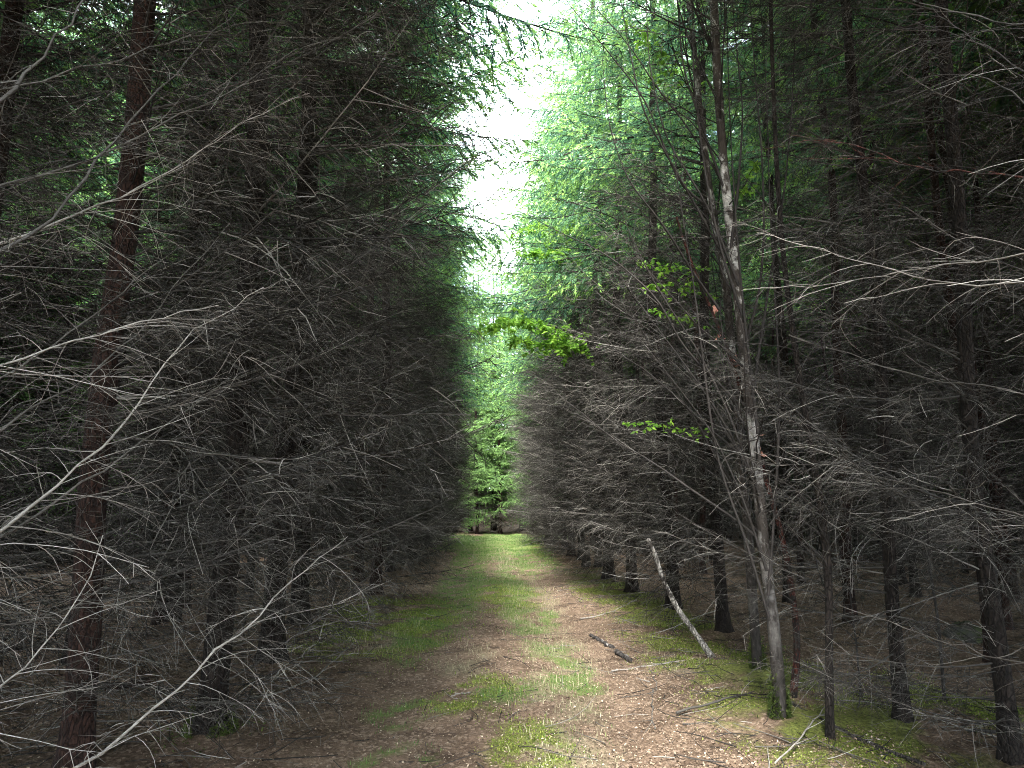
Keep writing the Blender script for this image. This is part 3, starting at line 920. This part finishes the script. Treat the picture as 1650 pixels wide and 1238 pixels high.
simple_stem('sapling', (1337, 1190), [(1335, 1080, 0), (1337, 960, 0), (1334, 900, 0), (1320, 790, 0), (1300, 685, 0), (1281, 560, 0), (1262, 420, 0), (1250, 250, 0), (1243, 60, 0), (1238, -150, 0)],
            0.03, 0.013, BARK, 'thin crooked bare sapling between the birches and the slender spruce', 'sapling', 702, 22)
simple_stem('sapling', (1522, 1130), [(1512, 1000, 0), (1495, 900, 0), (1498, 760, 0), (1490, 600, 0)], 0.014, 0.005, DARKTWIG, 'thin black forked sapling on the dark floor at right', 'sapling', 703, 9, rise=(0.6, 1.2))
simple_stem('sapling', (1387, 1120), [(1380, 1040, 0), (1370, 960, 0), (1372, 850, 0)], 0.009, 0.004, DARKTWIG, 'short dark twiggy sapling left of the slender spruce', 'sapling', 704, 6)
sl1, ASL = simple_stem('birch_tree', (938, 880), [(932, 780, 0), (928, 700, 0), (924, 600, 0), (921, 500, 0), (918, 420, 0), (914, 300, 0)], 0.055, 0.03, BIRCH, 'slim pale birch far along the right edge above the lime leaves', 'tree', 705, 14, L=(1.0, 2.4), group='birches right of the track')
sl2, ASM = simple_stem('sapling', (1062, 905), [(1045, 800, 0), (1022, 715, 0), (1003, 640, 0), (986, 570, 0), (975, 490, 0), (962, 420, 0), (945, 320, 0)], 0.036, 0.014, BARK, 'long thin leaning sapling with a grey stem at the right track edge', 'sapling', 706, 14, L=(0.6, 1.8))
simple_stem('dead_tree', (1154, 1060), [(1120, 1020, 0), (1092, 982, 0), (1068, 935, 0), (1058, 900, 0), (1044, 868, 0)], 0.032, 0.023, SNAG, 'leaning broken pale stem, right of the two short logs', 'dead tree', 707, 2, SNAG, L=(0.2, 0.45), flare=0.5)
simple_stem('tree_stump', (944, 914), [(945, 900, 0), (944, 880, 0)], 0.13, 0.10, DARKLOG, 'small dark broken stump among boughs at the right track edge', 'stump', 708, 0)

# leafy broadleaf boughs (belonging to the slim stems)
def leafy(tree, pts, seed, n, size, spread, name='leafy_branch'):
    rng = np.random.default_rng(seed); A = smooth(px_line(pts), 16)
    m = MB()
    grow_dead(m, A, 0.008, 0.002, rng, gap=0.06, reach=0.4, tert=3, sides=4, twig_r=0.002, cap_len=0.28 + spread * 1.6, droop=0.02)
    o = link(name, mesh_from(world_to(tree, m.arrays()), name, [DARKTWIG]), tree)
    l = link('foliage', mesh_from(world_to(tree, add_leaves(m.arrays(), A, rng, n, size)), 'foliage', [LIME], False), o)

leafy(sl2, [(990, 580, 14.5), (950, 560, 14), (890, 530, 13.5), (840, 515, 13), (775, 532, 12.6)], 1, 900, 0.11, 0.22)
leafy(sl2, [(985, 570, 14.5), (930, 555, 13.8), (880, 560, 13.4), (830, 545, 13)], 2, 700, 0.105, 0.2)
leafy(sl2, [(965, 440, 14.5), (930, 420, 14), (890, 405, 13.6), (850, 410, 13.2)], 3, 420, 0.1, 0.17)
leafy(sl2, [(958, 400, 14.6), (910, 370, 14), (860, 360, 13.5), (835, 372, 13.2)], 33, 300, 0.085, 0.2)
leafy(b1, [(1165, 480, 7.6), (1120, 470, 7.3), (1075, 455, 7.1), (1045, 462, 7.0)], 4, 130, 0.055, 0.07)
leafy(b1, [(1160, 440, 7.6), (1110, 432, 7.2), (1060, 428, 7.0), (1030, 425, 6.9)], 5, 130, 0.055, 0.06)
leafy(b1, [(1160, 530, 7.6), (1110, 515, 7.3), (1070, 505, 7.1), (1050, 500, 7.0)], 6, 100, 0.055, 0.06)
leafy(b1, [(1180, 700, 7.6), (1110, 690, 7.3), (1050, 680, 7.1), (1008, 682, 7.0)], 7, 120, 0.055, 0.05)
leafy(b1, [(1140, 180, 7.6), (1080, 120, 7.2), (1040, 60, 7.0), (1000, 30, 6.8)], 8, 240, 0.06, 0.14)
leafy(b2, [(1175, 330, 6.1), (1200, 300, 6.0), (1210, 275, 5.9), (1222, 262, 5.9)], 9, 60, 0.06, 0.06)

# ------------------------------------------------------------------ things on the ground
def ground_stick(name, pix, r0, r1, mat, label, cat, seed, lift=0.0, n=7, twigs=0, bend=0.01):
    rng = np.random.default_rng(seed)
    P = np.array([gnd(*p) for p in pix]); P[:, 2] += r0 * 0.8 + lift
    A = smooth(P, 12); A[1:-1] += rng.normal(0, bend, (10, 3)) * np.array([1, 1, 0.3])
    m = MB(); rr = np.linspace(r0, r1, 12) * (1 + rng.normal(0, 0.06, 12))
    m.tube(A, rr, n); m.cap(A[-1], A[-1] - A[-2], rr[-1], 8); m.cap(A[0], A[0] - A[1], rr[0], 8)
    for _ in range(twigs):
        i = rng.integers(2, 11)
        d = A[min(i + 1, 11)] - A[i - 1]; d /= np.linalg.norm(d)
        d = d + np.array([rng.normal(0, 0.6), rng.normal(0, 0.6), rng.uniform(0, 0.3)])
        m.tube(curl_line(A[i], d, rng.uniform(0.1, 0.35), 6, rng, 0.03, 0.1), np.linspace(r1 * 0.7, r1 * 0.3, 6), 4)
    c = A.mean(0)
    v, q, mi = m.arrays()
    o = link(name, mesh_from((v - c, q, mi), name, [mat])); o.location = c
    return tag(o, label, cat)

ground_stick('log', [(952, 1026), (968, 1035), (988, 1046)], 0.021, 0.026, DARKLOG, 'farther of two short dark birch logs on the leaf litter', 'log', 1, n=10)
ground_stick('log', [(994, 1054), (1004, 1060), (1017, 1068)], 0.030, 0.025, DARKLOG, 'nearer of two short dark birch logs, with a split end', 'log', 2, n=10)
ground_stick('stick', [(935, 998), (975, 992), (1025, 968)], 0.011, 0.014, TWIG_PALE, 'pale stick lying above the two logs at the right track edge', 'stick', 3)
ground_stick('stick', [(985, 1083), (1040, 1075), (1120, 1062)], 0.008, 0.008, TWIG_PALE, 'thin pale stick just below the nearer log', 'stick', 4)
ground_stick('stick', [(1046, 1078), (1056, 1092), (1058, 1112)], 0.007, 0.006, TWIG_GREY, 'short crooked stick below the thin pale one', 'stick', 5)
ground_stick('stick', [(1052, 1112), (1050, 1140), (1056, 1175)], 0.007, 0.005, TWIG_GREY, 'thin grey brown stick in the leaves right of the grass strip', 'stick', 6, twigs=2)
ground_stick('stick', [(1268, 1132), (1330, 1168), (1400, 1200), (1490, 1236)], 0.017, 0.013, DARKLOG, 'long dark stick lying across the moss at lower right', 'stick', 7)
ground_stick('stick', [(728, 1122), (742, 1119), (758, 1117)], 0.007, 0.006, TWIG_PALE, 'little pale stick on bare needles in mid track', 'stick', 8)
ground_stick('stick', [(1100, 1168), (1170, 1166), (1240, 1160)], 0.007, 0.006, TWIG, 'thin twig at the edge of the right moss cushion', 'stick', 9, twigs=4)
ground_stick('fallen_branch', [(1250, 1245), (1290, 1205), (1330, 1150)], 0.006, 0.004, TWIG_PALE, 'pale forked twig propped on the moss at lower right', 'branch', 10, lift=0.05, twigs=7)
ground_stick('stick', [(1490, 1185), (1560, 1180), (1650, 1182)], 0.012, 0.012, TWIG, 'straight stick on the dark floor at the right corner', 'stick', 12)
ground_stick('fallen_branch', [(1090, 1155), (1180, 1130), (1290, 1100)], 0.010, 0.005, TWIG, 'dead fallen bough by the foot of the nearer birch', 'branch', 11, lift=0.02, twigs=9)
ground_stick('fallen_branch', [(425, 1130), (500, 1105), (570, 1040)], 0.008, 0.004, TWIG_PALE, 'thin pale bough bent over the needles, left of the track', 'branch', 13, lift=0.03, twigs=4)
ground_stick('log', [(170, 1115), (205, 1110), (240, 1102)], 0.035, 0.03, BARK_RED, 'small rotting log on the shaded floor between left trunks', 'log', 14, n=9)
ground_stick('fallen_branch', [(865, 858), (895, 862), (920, 866)], 0.09, 0.06, DARKLOG, 'dark fallen limb at the right edge of the bright far grass', 'branch', 15, twigs=6)

# dark mossy boulder inside the right stand
def boulder(px, py, w, label, mat, seed):
    c = gnd(px, py); rng = np.random.default_rng(seed)
    nu, nv = 18, 12
    u = np.arange(nu) * 2 * PI / nu; vv = np.linspace(-0.3, 1.45, nv)
    ph = rng.uniform(0, 6, 6)
    pts = []
    for b in vv:
        for a in u:
            k = 1 + 0.18 * math.sin(2 * a + ph[0]) * math.cos(b) + 0.12 * math.sin(3 * a + ph[1] + b * 2) + 0.05 * math.sin(7 * a + ph[2]) * math.sin(5 * b)
            pts.append((math.cos(a) * math.cos(b) * w * k, math.sin(a) * math.cos(b) * w * 0.8 * k, math.sin(b) * w * 0.65 * k))
    v = np.array(pts)
    q = np.array([[i * nu + j, i * nu + (j + 1) % nu, (i + 1) * nu + (j + 1) % nu, (i + 1) * nu + j] for i in range(nv - 1) for j in range(nu)])
    o = link('boulder', mesh_from((v, q, np.zeros(len(q), np.int32)), 'boulder', [mat])); o.location = c
    tag(o, label, 'boulder')

t = NT('mossy_stone')
col = t.mix(t.ramp(t.noise(4, 5), [(0.42, (0, 0, 0)), (0.6, (1, 1, 1))]), (0.05, 0.05, 0.046), (0.035, 0.05, 0.016))
STONE = t.finish(col, 0.9, t.noise(14, 6), 0.8, 0.03)
boulder(1555, 1030, 0.3, 'grey boulder on the dark floor in front of the far right trunks', STONE, 4)
t = NT('green_moss_stone')
MSTONE = t.finish(t.mix(t.noise(9, 5), (0.06, 0.11, 0.015), (0.12, 0.18, 0.03)), 0.95, t.noise(30, 6), 1.0, 0.04)
boulder(1530, 895, 0.55, 'boulder wholly under bright green moss deep in the right stand', MSTONE, 5)

# ------------------------------------------------------------------ ground cover map (photograph pixels -> ellipses on the ground)
def ell(px0, px1, py0, py1):
    a = gnd((px0 + px1) / 2, py0); b = gnd((px0 + px1) / 2, py1); cy = (a[1] + b[1]) / 2; ly = abs(a[1] - b[1]) / 2
    c = gnd((px0 + px1) / 2, (py0 + py1) / 2)
    l = gnd(px0, (py0 + py1) / 2); r = gnd(px1, (py0 + py1) / 2)
    return (l[0] + r[0]) / 2, cy, abs(r[0] - l[0]) / 2 + 0.03, ly + 0.05

MOSS_E = [ell(*e) for e in ((490, 735, 962, 1058), (790, 925, 1165, 1260), (1050, 1215, 1020, 1112), (1170, 1400, 1100, 1250), (925, 1010, 925, 972),
                            (1210, 1480, 1060, 1240), (760, 870, 925, 985), (700, 830, 1090, 1150), (1000, 1120, 960, 1030), (1480, 1640, 1100, 1180), (840, 900, 870, 905))]
GRASS_E = [ell(*e) for e in ((700, 780, 905, 1010), (640, 720, 985, 1065), (870, 900, 985, 1010), (600, 705, 1132, 1172), (585, 690, 1205, 1260),
                             (770, 870, 1092, 1130), (730, 770, 880, 930), (780, 850, 930, 960), (880, 960, 1060, 1130), (820, 900, 885, 930), (740, 850, 868, 905))]
DRY_E = [ell(*e) for e in ((850, 910, 930, 1030), (870, 960, 1005, 1130), (900, 990, 1120, 1250), (480, 700, 1000, 1060), (1050, 1130, 1040, 1100), (700, 800, 1040, 1100))]
FAR_Y = (27.0, 50.0)

def e_mask(x, y, es, soft=0.9):
    m = np.zeros_like(x)
    for cx, cy, a, b in es:
        d = np.sqrt(((x - cx) / a) ** 2 + ((y - cy) / b) ** 2)
        m = np.maximum(m, np.clip((1.45 - d) / soft, 0, 1))
    return m

def patch(x, y, s=1.0, o=0.0):
    """ragged patch field in 0..1"""
    x = x * s + o; y = y * s + o * 1.7
    f = np.sin(x * 5.1 + 1.3 * np.sin(y * 3.7)) + np.sin(y * 4.3 + 1.9 * np.sin(x * 2.9)) + 0.7 * np.sin(x * 11.3 - y * 7.9) + 0.5 * np.sin(y * 17.1 + x * 13.7) + 0.4 * np.sin(x * 29 + y * 23)
    return np.clip(0.5 + f / 5.0, 0, 1)

def cover(x, y):
    far = np.clip((y - FAR_Y[0]) / 5, 0, 1) * np.clip((2.9 + np.clip((y - 35) / 5, 0, 1) * 2.0 - np.abs(x + 0.2)) / 0.8, 0, 1) * np.clip((47.5 + 1.5 * np.sin(x * 1.7) - y) / 3, 0, 1) * np.clip(patch(x, y, 0.5, 1) * 2.4 - 0.1, 0, 1)
    moss = e_mask(x, y, MOSS_E) * np.clip(patch(x, y, 1.0) * 2.6 - 0.55, 0, 1)
    grass = np.maximum(e_mask(x, y, GRASS_E) * np.clip(patch(x, y, 1.2, 3.0) * 2.6 - 0.6, 0, 1), far)
    cx1 = 0.72 - 0.018 * y + 0.12 * np.sin(y * 0.9)
    strip = np.clip(1.3 - np.abs(x - cx1) / 0.42, 0, 1) * np.clip(patch(x, y, 0.9, 5) * 2.0 - 0.3, 0, 1)
    strip2 = np.clip(1.3 - np.abs(x + 0.45) / 0.35, 0, 1) * np.clip((y - 9) / 6, 0, 1) * np.clip(patch(x, y, 0.9, 2) * 2.4 - 0.8, 0, 1)
    bank = 1.15 * np.clip((x - 1.3) / 0.7, 0, 1) * np.clip((3.6 - x) / 0.8, 0, 1) * np.clip((26 - y) / 10, 0, 1) * np.clip(patch(x, y, 0.8, 7) * 2.4 - 0.8, 0, 1) * 0.8
    return np.maximum(moss, bank), np.maximum(grass, np.maximum(strip * 0.75 * np.clip((y - 3) / 7, 0.3, 1), strip2 * 0.8)), np.maximum(e_mask(x, y, DRY_E) * patch(x, y, 1.1, 9), strip * 0.9)

# ground sheet
gx = np.unique(np.concatenate([np.linspace(-90, -12, 20), np.linspace(-12, -5, 40), np.linspace(-5, 5, 150), np.linspace(5, 12, 40), np.linspace(12, 90, 20)]))
gy = np.unique(np.concatenate([np.linspace(-40, 2, 22), np.linspace(2, 18, 230), np.linspace(18, 50, 120), np.linspace(50, 80, 40), np.linspace(80, 160, 16)]))
X, Y = np.meshgrid(gx, gy)
Z = hgt(X, Y) + np.where((np.abs(X) < 12) & (Y < 60), R.normal(0, 0.006, X.shape), 0)
for tx, ty in taken:
    if ty < 26:
        Z += 0.055 * np.exp(-((X - tx) ** 2 + (Y - ty) ** 2) / 0.12)
nx, ny = len(gx), len(gy)
i = np.arange(ny - 1)[:, None] * nx + np.arange(nx - 1)[None, :]
q = np.stack([i, i + 1, i + nx + 1, i + nx], -1).reshape(-1, 4)
gm = mesh_from((np.stack([X, Y, Z], -1).reshape(-1, 3), q, np.zeros(len(q), np.int32)), 'ground', [])
ca = gm.color_attributes.new('cover', 'FLOAT_COLOR', 'POINT')
mo, gr, dr = cover(X, Y)
lit = np.clip(1 - np.abs(np.abs(X) - 1.6) / 1.4, 0, 1)
ca.data.foreach_set('color', np.stack([mo, gr, dr, lit], -1).astype(np.float32).ravel())

t = NT('forest_floor')
at_ = t.n('Attribute'); at_.attribute_name = 'cover'
sep = t.n('SeparateColor'); t.l(at_.outputs['Color'], sep.inputs[0])
n1 = t.noise(2.2, 6, 0.7); n2 = t.noise(38, 5, 0.75); n3 = t.noise(11, 5, 0.7)
soil = t.mix(t.ramp(n1, [(0.35, (0, 0, 0)), (0.65, (1, 1, 1))]), (0.072, 0.052, 0.038), (0.19, 0.142, 0.105))
soil = t.mix(1.0, soil, t.ramp(n2, [(0.3, (0.35, 0.33, 0.32)), (0.7, (1.5, 1.45, 1.4))]), 'MULTIPLY')
vor = t.n('TexVoronoi'); vor.inputs['Scale'].default_value = 42
tc = t.n('TexCoord'); t.l(tc.outputs['Object'], vor.inputs['Vector'])
fleck = t.ramp(vor.outputs['Color'], [(0.72, (0, 0, 0)), (0.80, (1, 1, 1))])
soil = t.mix(t.mix(1.0, fleck, (0.5, 0.5, 0.5), 'MULTIPLY'), soil, (0.34, 0.265, 0.205))
def msk(ch, n, lo, hi):
    a = t.n('Math'); a.operation = 'ADD'
    b = t.n('Math'); b.operation = 'SUBTRACT'; t.l(n, b.inputs[0]); b.inputs[1].default_value = 0.5
    t.l(sep.outputs[ch], a.inputs[0]); t.l(b.outputs[0], a.inputs[1])
    return t.ramp(a.outputs[0], [(lo, (0, 0, 0)), (hi, (1, 1, 1))])
mosscol = t.mix(t.ramp(n2, [(0.35, (0, 0, 0)), (0.62, (1, 1, 1))]), (0.03, 0.042, 0.010), (0.16, 0.195, 0.04))
grasscol = t.mix(n2, (0.05, 0.085, 0.022), (0.15, 0.20, 0.06))
drycol = t.mix(n2, (0.10, 0.085, 0.05), (0.28, 0.25, 0.17))
col = t.mix(t.mix(1.0, msk(2, n3, 0.3, 0.8), (0.6, 0.6, 0.6), 'MULTIPLY'), soil, drycol)
col = t.mix(t.mix(1.0, msk(0, n3, 0.25, 0.75), (0.85, 0.85, 0.85), 'MULTIPLY'), col, mosscol)
col = t.mix(t.mix(1.0, msk(1, n3, 0.25, 0.75), (0.85, 0.85, 0.85), 'MULTIPLY'), col, grasscol)
gm.materials.append(t.finish(col, 0.95, n2, 0.8, 0.03, 0.1))
tag(link('ground', gm), kind='structure')

# ---- blades, moss tufts, leaves, needles and twigs: nobody could count them
def scatter(n, ymin, ymax, xl, seed):
    rng = np.random.default_rng(seed)
    # denser near the camera, as the eye sees it
    y = ymin * (ymax / ymin) ** rng.random(n)
    x = rng.uniform(-1, 1, n) * xl
    return x, y, rng

def blades(name, mask_i, n, hl, hw, mat, seed, label, cat, ymax=30, xl=4.0, lean=0.5, extra=None):
    x, y, rng = scatter(n, 3.6, ymax, xl, seed)
    k = rng.random(n) < cover(x, y)[mask_i] ** 1.3
    x, y = x[k], y[k]
    if extra is not None:
        x = np.concatenate([x, extra[0]]); y = np.concatenate([y, extra[1]])
    n = len(x)
    z = hgt(x, y)
    sc = 1 + np.clip((y - 12) / 20, 0, 2.2) * 0.8                  # far tufts stand for several blades
    h = hl * rng.uniform(0.4, 1.4, n) * np.clip(sc, 1, 1.7) * np.clip(y / 9, 0.55, 1); w = hw * rng.uniform(0.7, 1.3, n) * sc
    a = rng.uniform(0, 2 * PI, n); ln = rng.uniform(0.1, lean * 1.6, n)
    D = np.stack([np.cos(a), np.sin(a), np.zeros(n)], 1); S = np.stack([-np.sin(a), np.cos(a), np.zeros(n)], 1)
    U = np.array([0, 0, 1.0]); B = np.stack([x, y, z], 1)
    p1 = B + U * (h * 0.55)[:, None] + D * (h * ln * 0.3)[:, None]
    p2 = B + U * (h * np.clip(1 - ln * 0.35, 0.3, 1))[:, None] + D * (h * ln)[:, None]
    W = S * (w / 2)[:, None]
    v = np.stack([B - W, B + W, p1 - W * 0.8, p1 + W * 0.8, p2 - W * 0.15, p2 + W * 0.15], 1).reshape(-1, 3)
    b = np.arange(n)[:, None] * 6
    q = np.concatenate([b + np.array([0, 1, 3, 2]), b + np.array([2, 3, 5, 4])])
    o = link(name, mesh_from((v, q, np.zeros(len(q), np.int32)), name, [mat]))
    return tag(o, label, cat, kind='stuff')

rg = np.random.default_rng(8)
fy = rg.uniform(26, 48, 30000); fx = rg.uniform(-5.2, 5.2, 30000)
kk = rg.random(30000) < cover(fx, fy)[1]
blades('grass', 1, 150000, 0.045, 0.0045, GRASS, 31, 'short green grass growing in patches along the track', 'grass', extra=(fx[kk], fy[kk]))
blades('dry_grass', 2, 45000, 0.075, 0.004, DRYGRASS, 32, 'wispy pale dry grass in tufts along the track', 'grass', lean=0.9)
blades('moss', 0, 260000, 0.026, 0.007, MOSS, 33, 'yellow green moss in cushions beside the track', 'moss', ymax=16, xl=4.6, lean=0.8)

def litter(n, ymax, xl, seed, size, name, label, mat, keep=None):
    x, y, rng = scatter(n, 3.6, ymax, xl, seed)
    if keep is not None:
        k = rng.random(n) < keep(x, y); x, y = x[k], y[k]; n = len(x)
    P = np.stack([x, y, hgt(x, y) + 0.008 + rng.uniform(0, 0.014, n)], 1)
    D = rng.normal(size=(n, 3)); D[:, 2] *= 0.35
    N = rng.normal(size=(n, 3)) * 0.45 + np.array([0, 0, 1.0])
    m = MB(); sz = size * rng.uniform(0.5, 1.4, n) * (1 + np.clip((y - 12) / 20, 0, 1))
    m.diamonds(P, D, N, sz, sz * rng.uniform(0.35, 0.8, n))
    return tag(link(name, mesh_from(m.arrays(), name, [mat], False)), label, 'leaves', kind='stuff')

litter(240000, 26, 5.0, 41, 0.016, 'fallen_leaves', 'small tan fallen leaves scattered over the track', LITTER,
       lambda x, y: 0.3 + 0.7 * np.clip(1.3 - np.abs(x - 1.7) / 1.7, 0, 1) * np.clip(1.4 - np.abs(y - 5) / 9, 0.2, 1))
m = MB(); x, y, rng = scatter(9500, 3.4, 30, 9.0, 55)
for a, b in zip(x, y):
    if abs(a) < 1.4 and rng.random() < 0.75:
        continue
    l = rng.uniform(0.06, 0.5); an = rng.uniform(0, 2 * PI)
    c = np.array([a, b, float(hgt(a, b)) + 0.012])
    m.tube(curl_line(c, np.array([math.cos(an), math.sin(an), rng.uniform(0, 0.2)]), l, 5, rng, 0.03, 0.12), np.linspace(0.003, 0.0015, 5) * rng.uniform(0.7, 1.8), 3)
tag(link('fallen_twigs', mesh_from(m.arrays(), 'fallen_twigs', [TWIG])), 'brittle dead twigs strewn over the shaded forest floor', 'twigs', kind='stuff')

# ------------------------------------------------------------------ light
sc = bpy.context.scene
SUN_EL, SUN_AZ = rad(52), rad(188)      # azimuth of the sun, measured from +Y clockwise
w = bpy.data.worlds.new('World'); sc.world = w; w.use_nodes = True
nt = w.node_tree; nt.nodes.clear()
out = nt.nodes.new('ShaderNodeOutputWorld'); bg = nt.nodes.new('ShaderNodeBackground')
sky = nt.nodes.new('ShaderNodeTexSky'); sky.sky_type = 'NISHITA'; sky.sun_disc = False
sky.sun_elevation = SUN_EL; sky.sun_rotation = SUN_AZ
tc = nt.nodes.new('ShaderNodeTexCoord'); no = nt.nodes.new('ShaderNodeTexNoise')
no.inputs['Scale'].default_value = 3.2; no.inputs['Detail'].default_value = 6; no.inputs['Roughness'].default_value = 0.6
nt.links.new(tc.outputs['Generated'], no.inputs['Vector'])
rp = nt.nodes.new('ShaderNodeValToRGB'); rp.color_ramp.elements[0].position = 0.36; rp.color_ramp.elements[1].position = 0.60
nt.links.new(no.outputs['Fac'], rp.inputs[0])
mx = nt.nodes.new('ShaderNodeMixRGB'); mx.inputs[2].default_value = (8.5, 8.8, 9.2, 1)      # bright cloud
nt.links.new(rp.outputs[0], mx.inputs[0]); nt.links.new(sky.outputs[0], mx.inputs[1])
nt.links.new(mx.outputs[0], bg.inputs[0]); bg.inputs[1].default_value = 0.15
nt.links.new(bg.outputs[0], out.inputs[0])
sl = bpy.data.lights.new('sun', 'SUN'); sl.energy = 3.0; sl.angle = rad(11); sl.color = (1.0, 0.95, 0.87)
so = bpy.data.objects.new('sun', sl); C.objects.link(so)
dirv = Vector((math.sin(SUN_AZ) * math.cos(SUN_EL), math.cos(SUN_AZ) * math.cos(SUN_EL), math.sin(SUN_EL)))
so.rotation_euler = dirv.to_track_quat('Z', 'Y').to_euler()

sc.view_settings.view_transform = 'Standard'; sc.view_settings.look = 'None'
sc.view_settings.gamma = 1; sc.view_settings.exposure = 3.9
sc.render.engine = 'CYCLES'
cy = sc.cycles
cy.max_bounces = 6; cy.diffuse_bounces = 2; cy.glossy_bounces = 2; cy.transmission_bounces = 4
cy.filter_width = 1.0
cy.use_denoising = True; cy.denoising_prefilter = 'NONE'; cy.denoising_input_passes = 'RGB_ALBEDO_NORMAL'; cy.use_adaptive_sampling = False; cy.sample_clamp_indirect = 1.5
cy.caustics_reflective = False; cy.caustics_refractive = False
print('plain trees', len(plain), 'far', nfar, 'objects', len(bpy.data.objects))
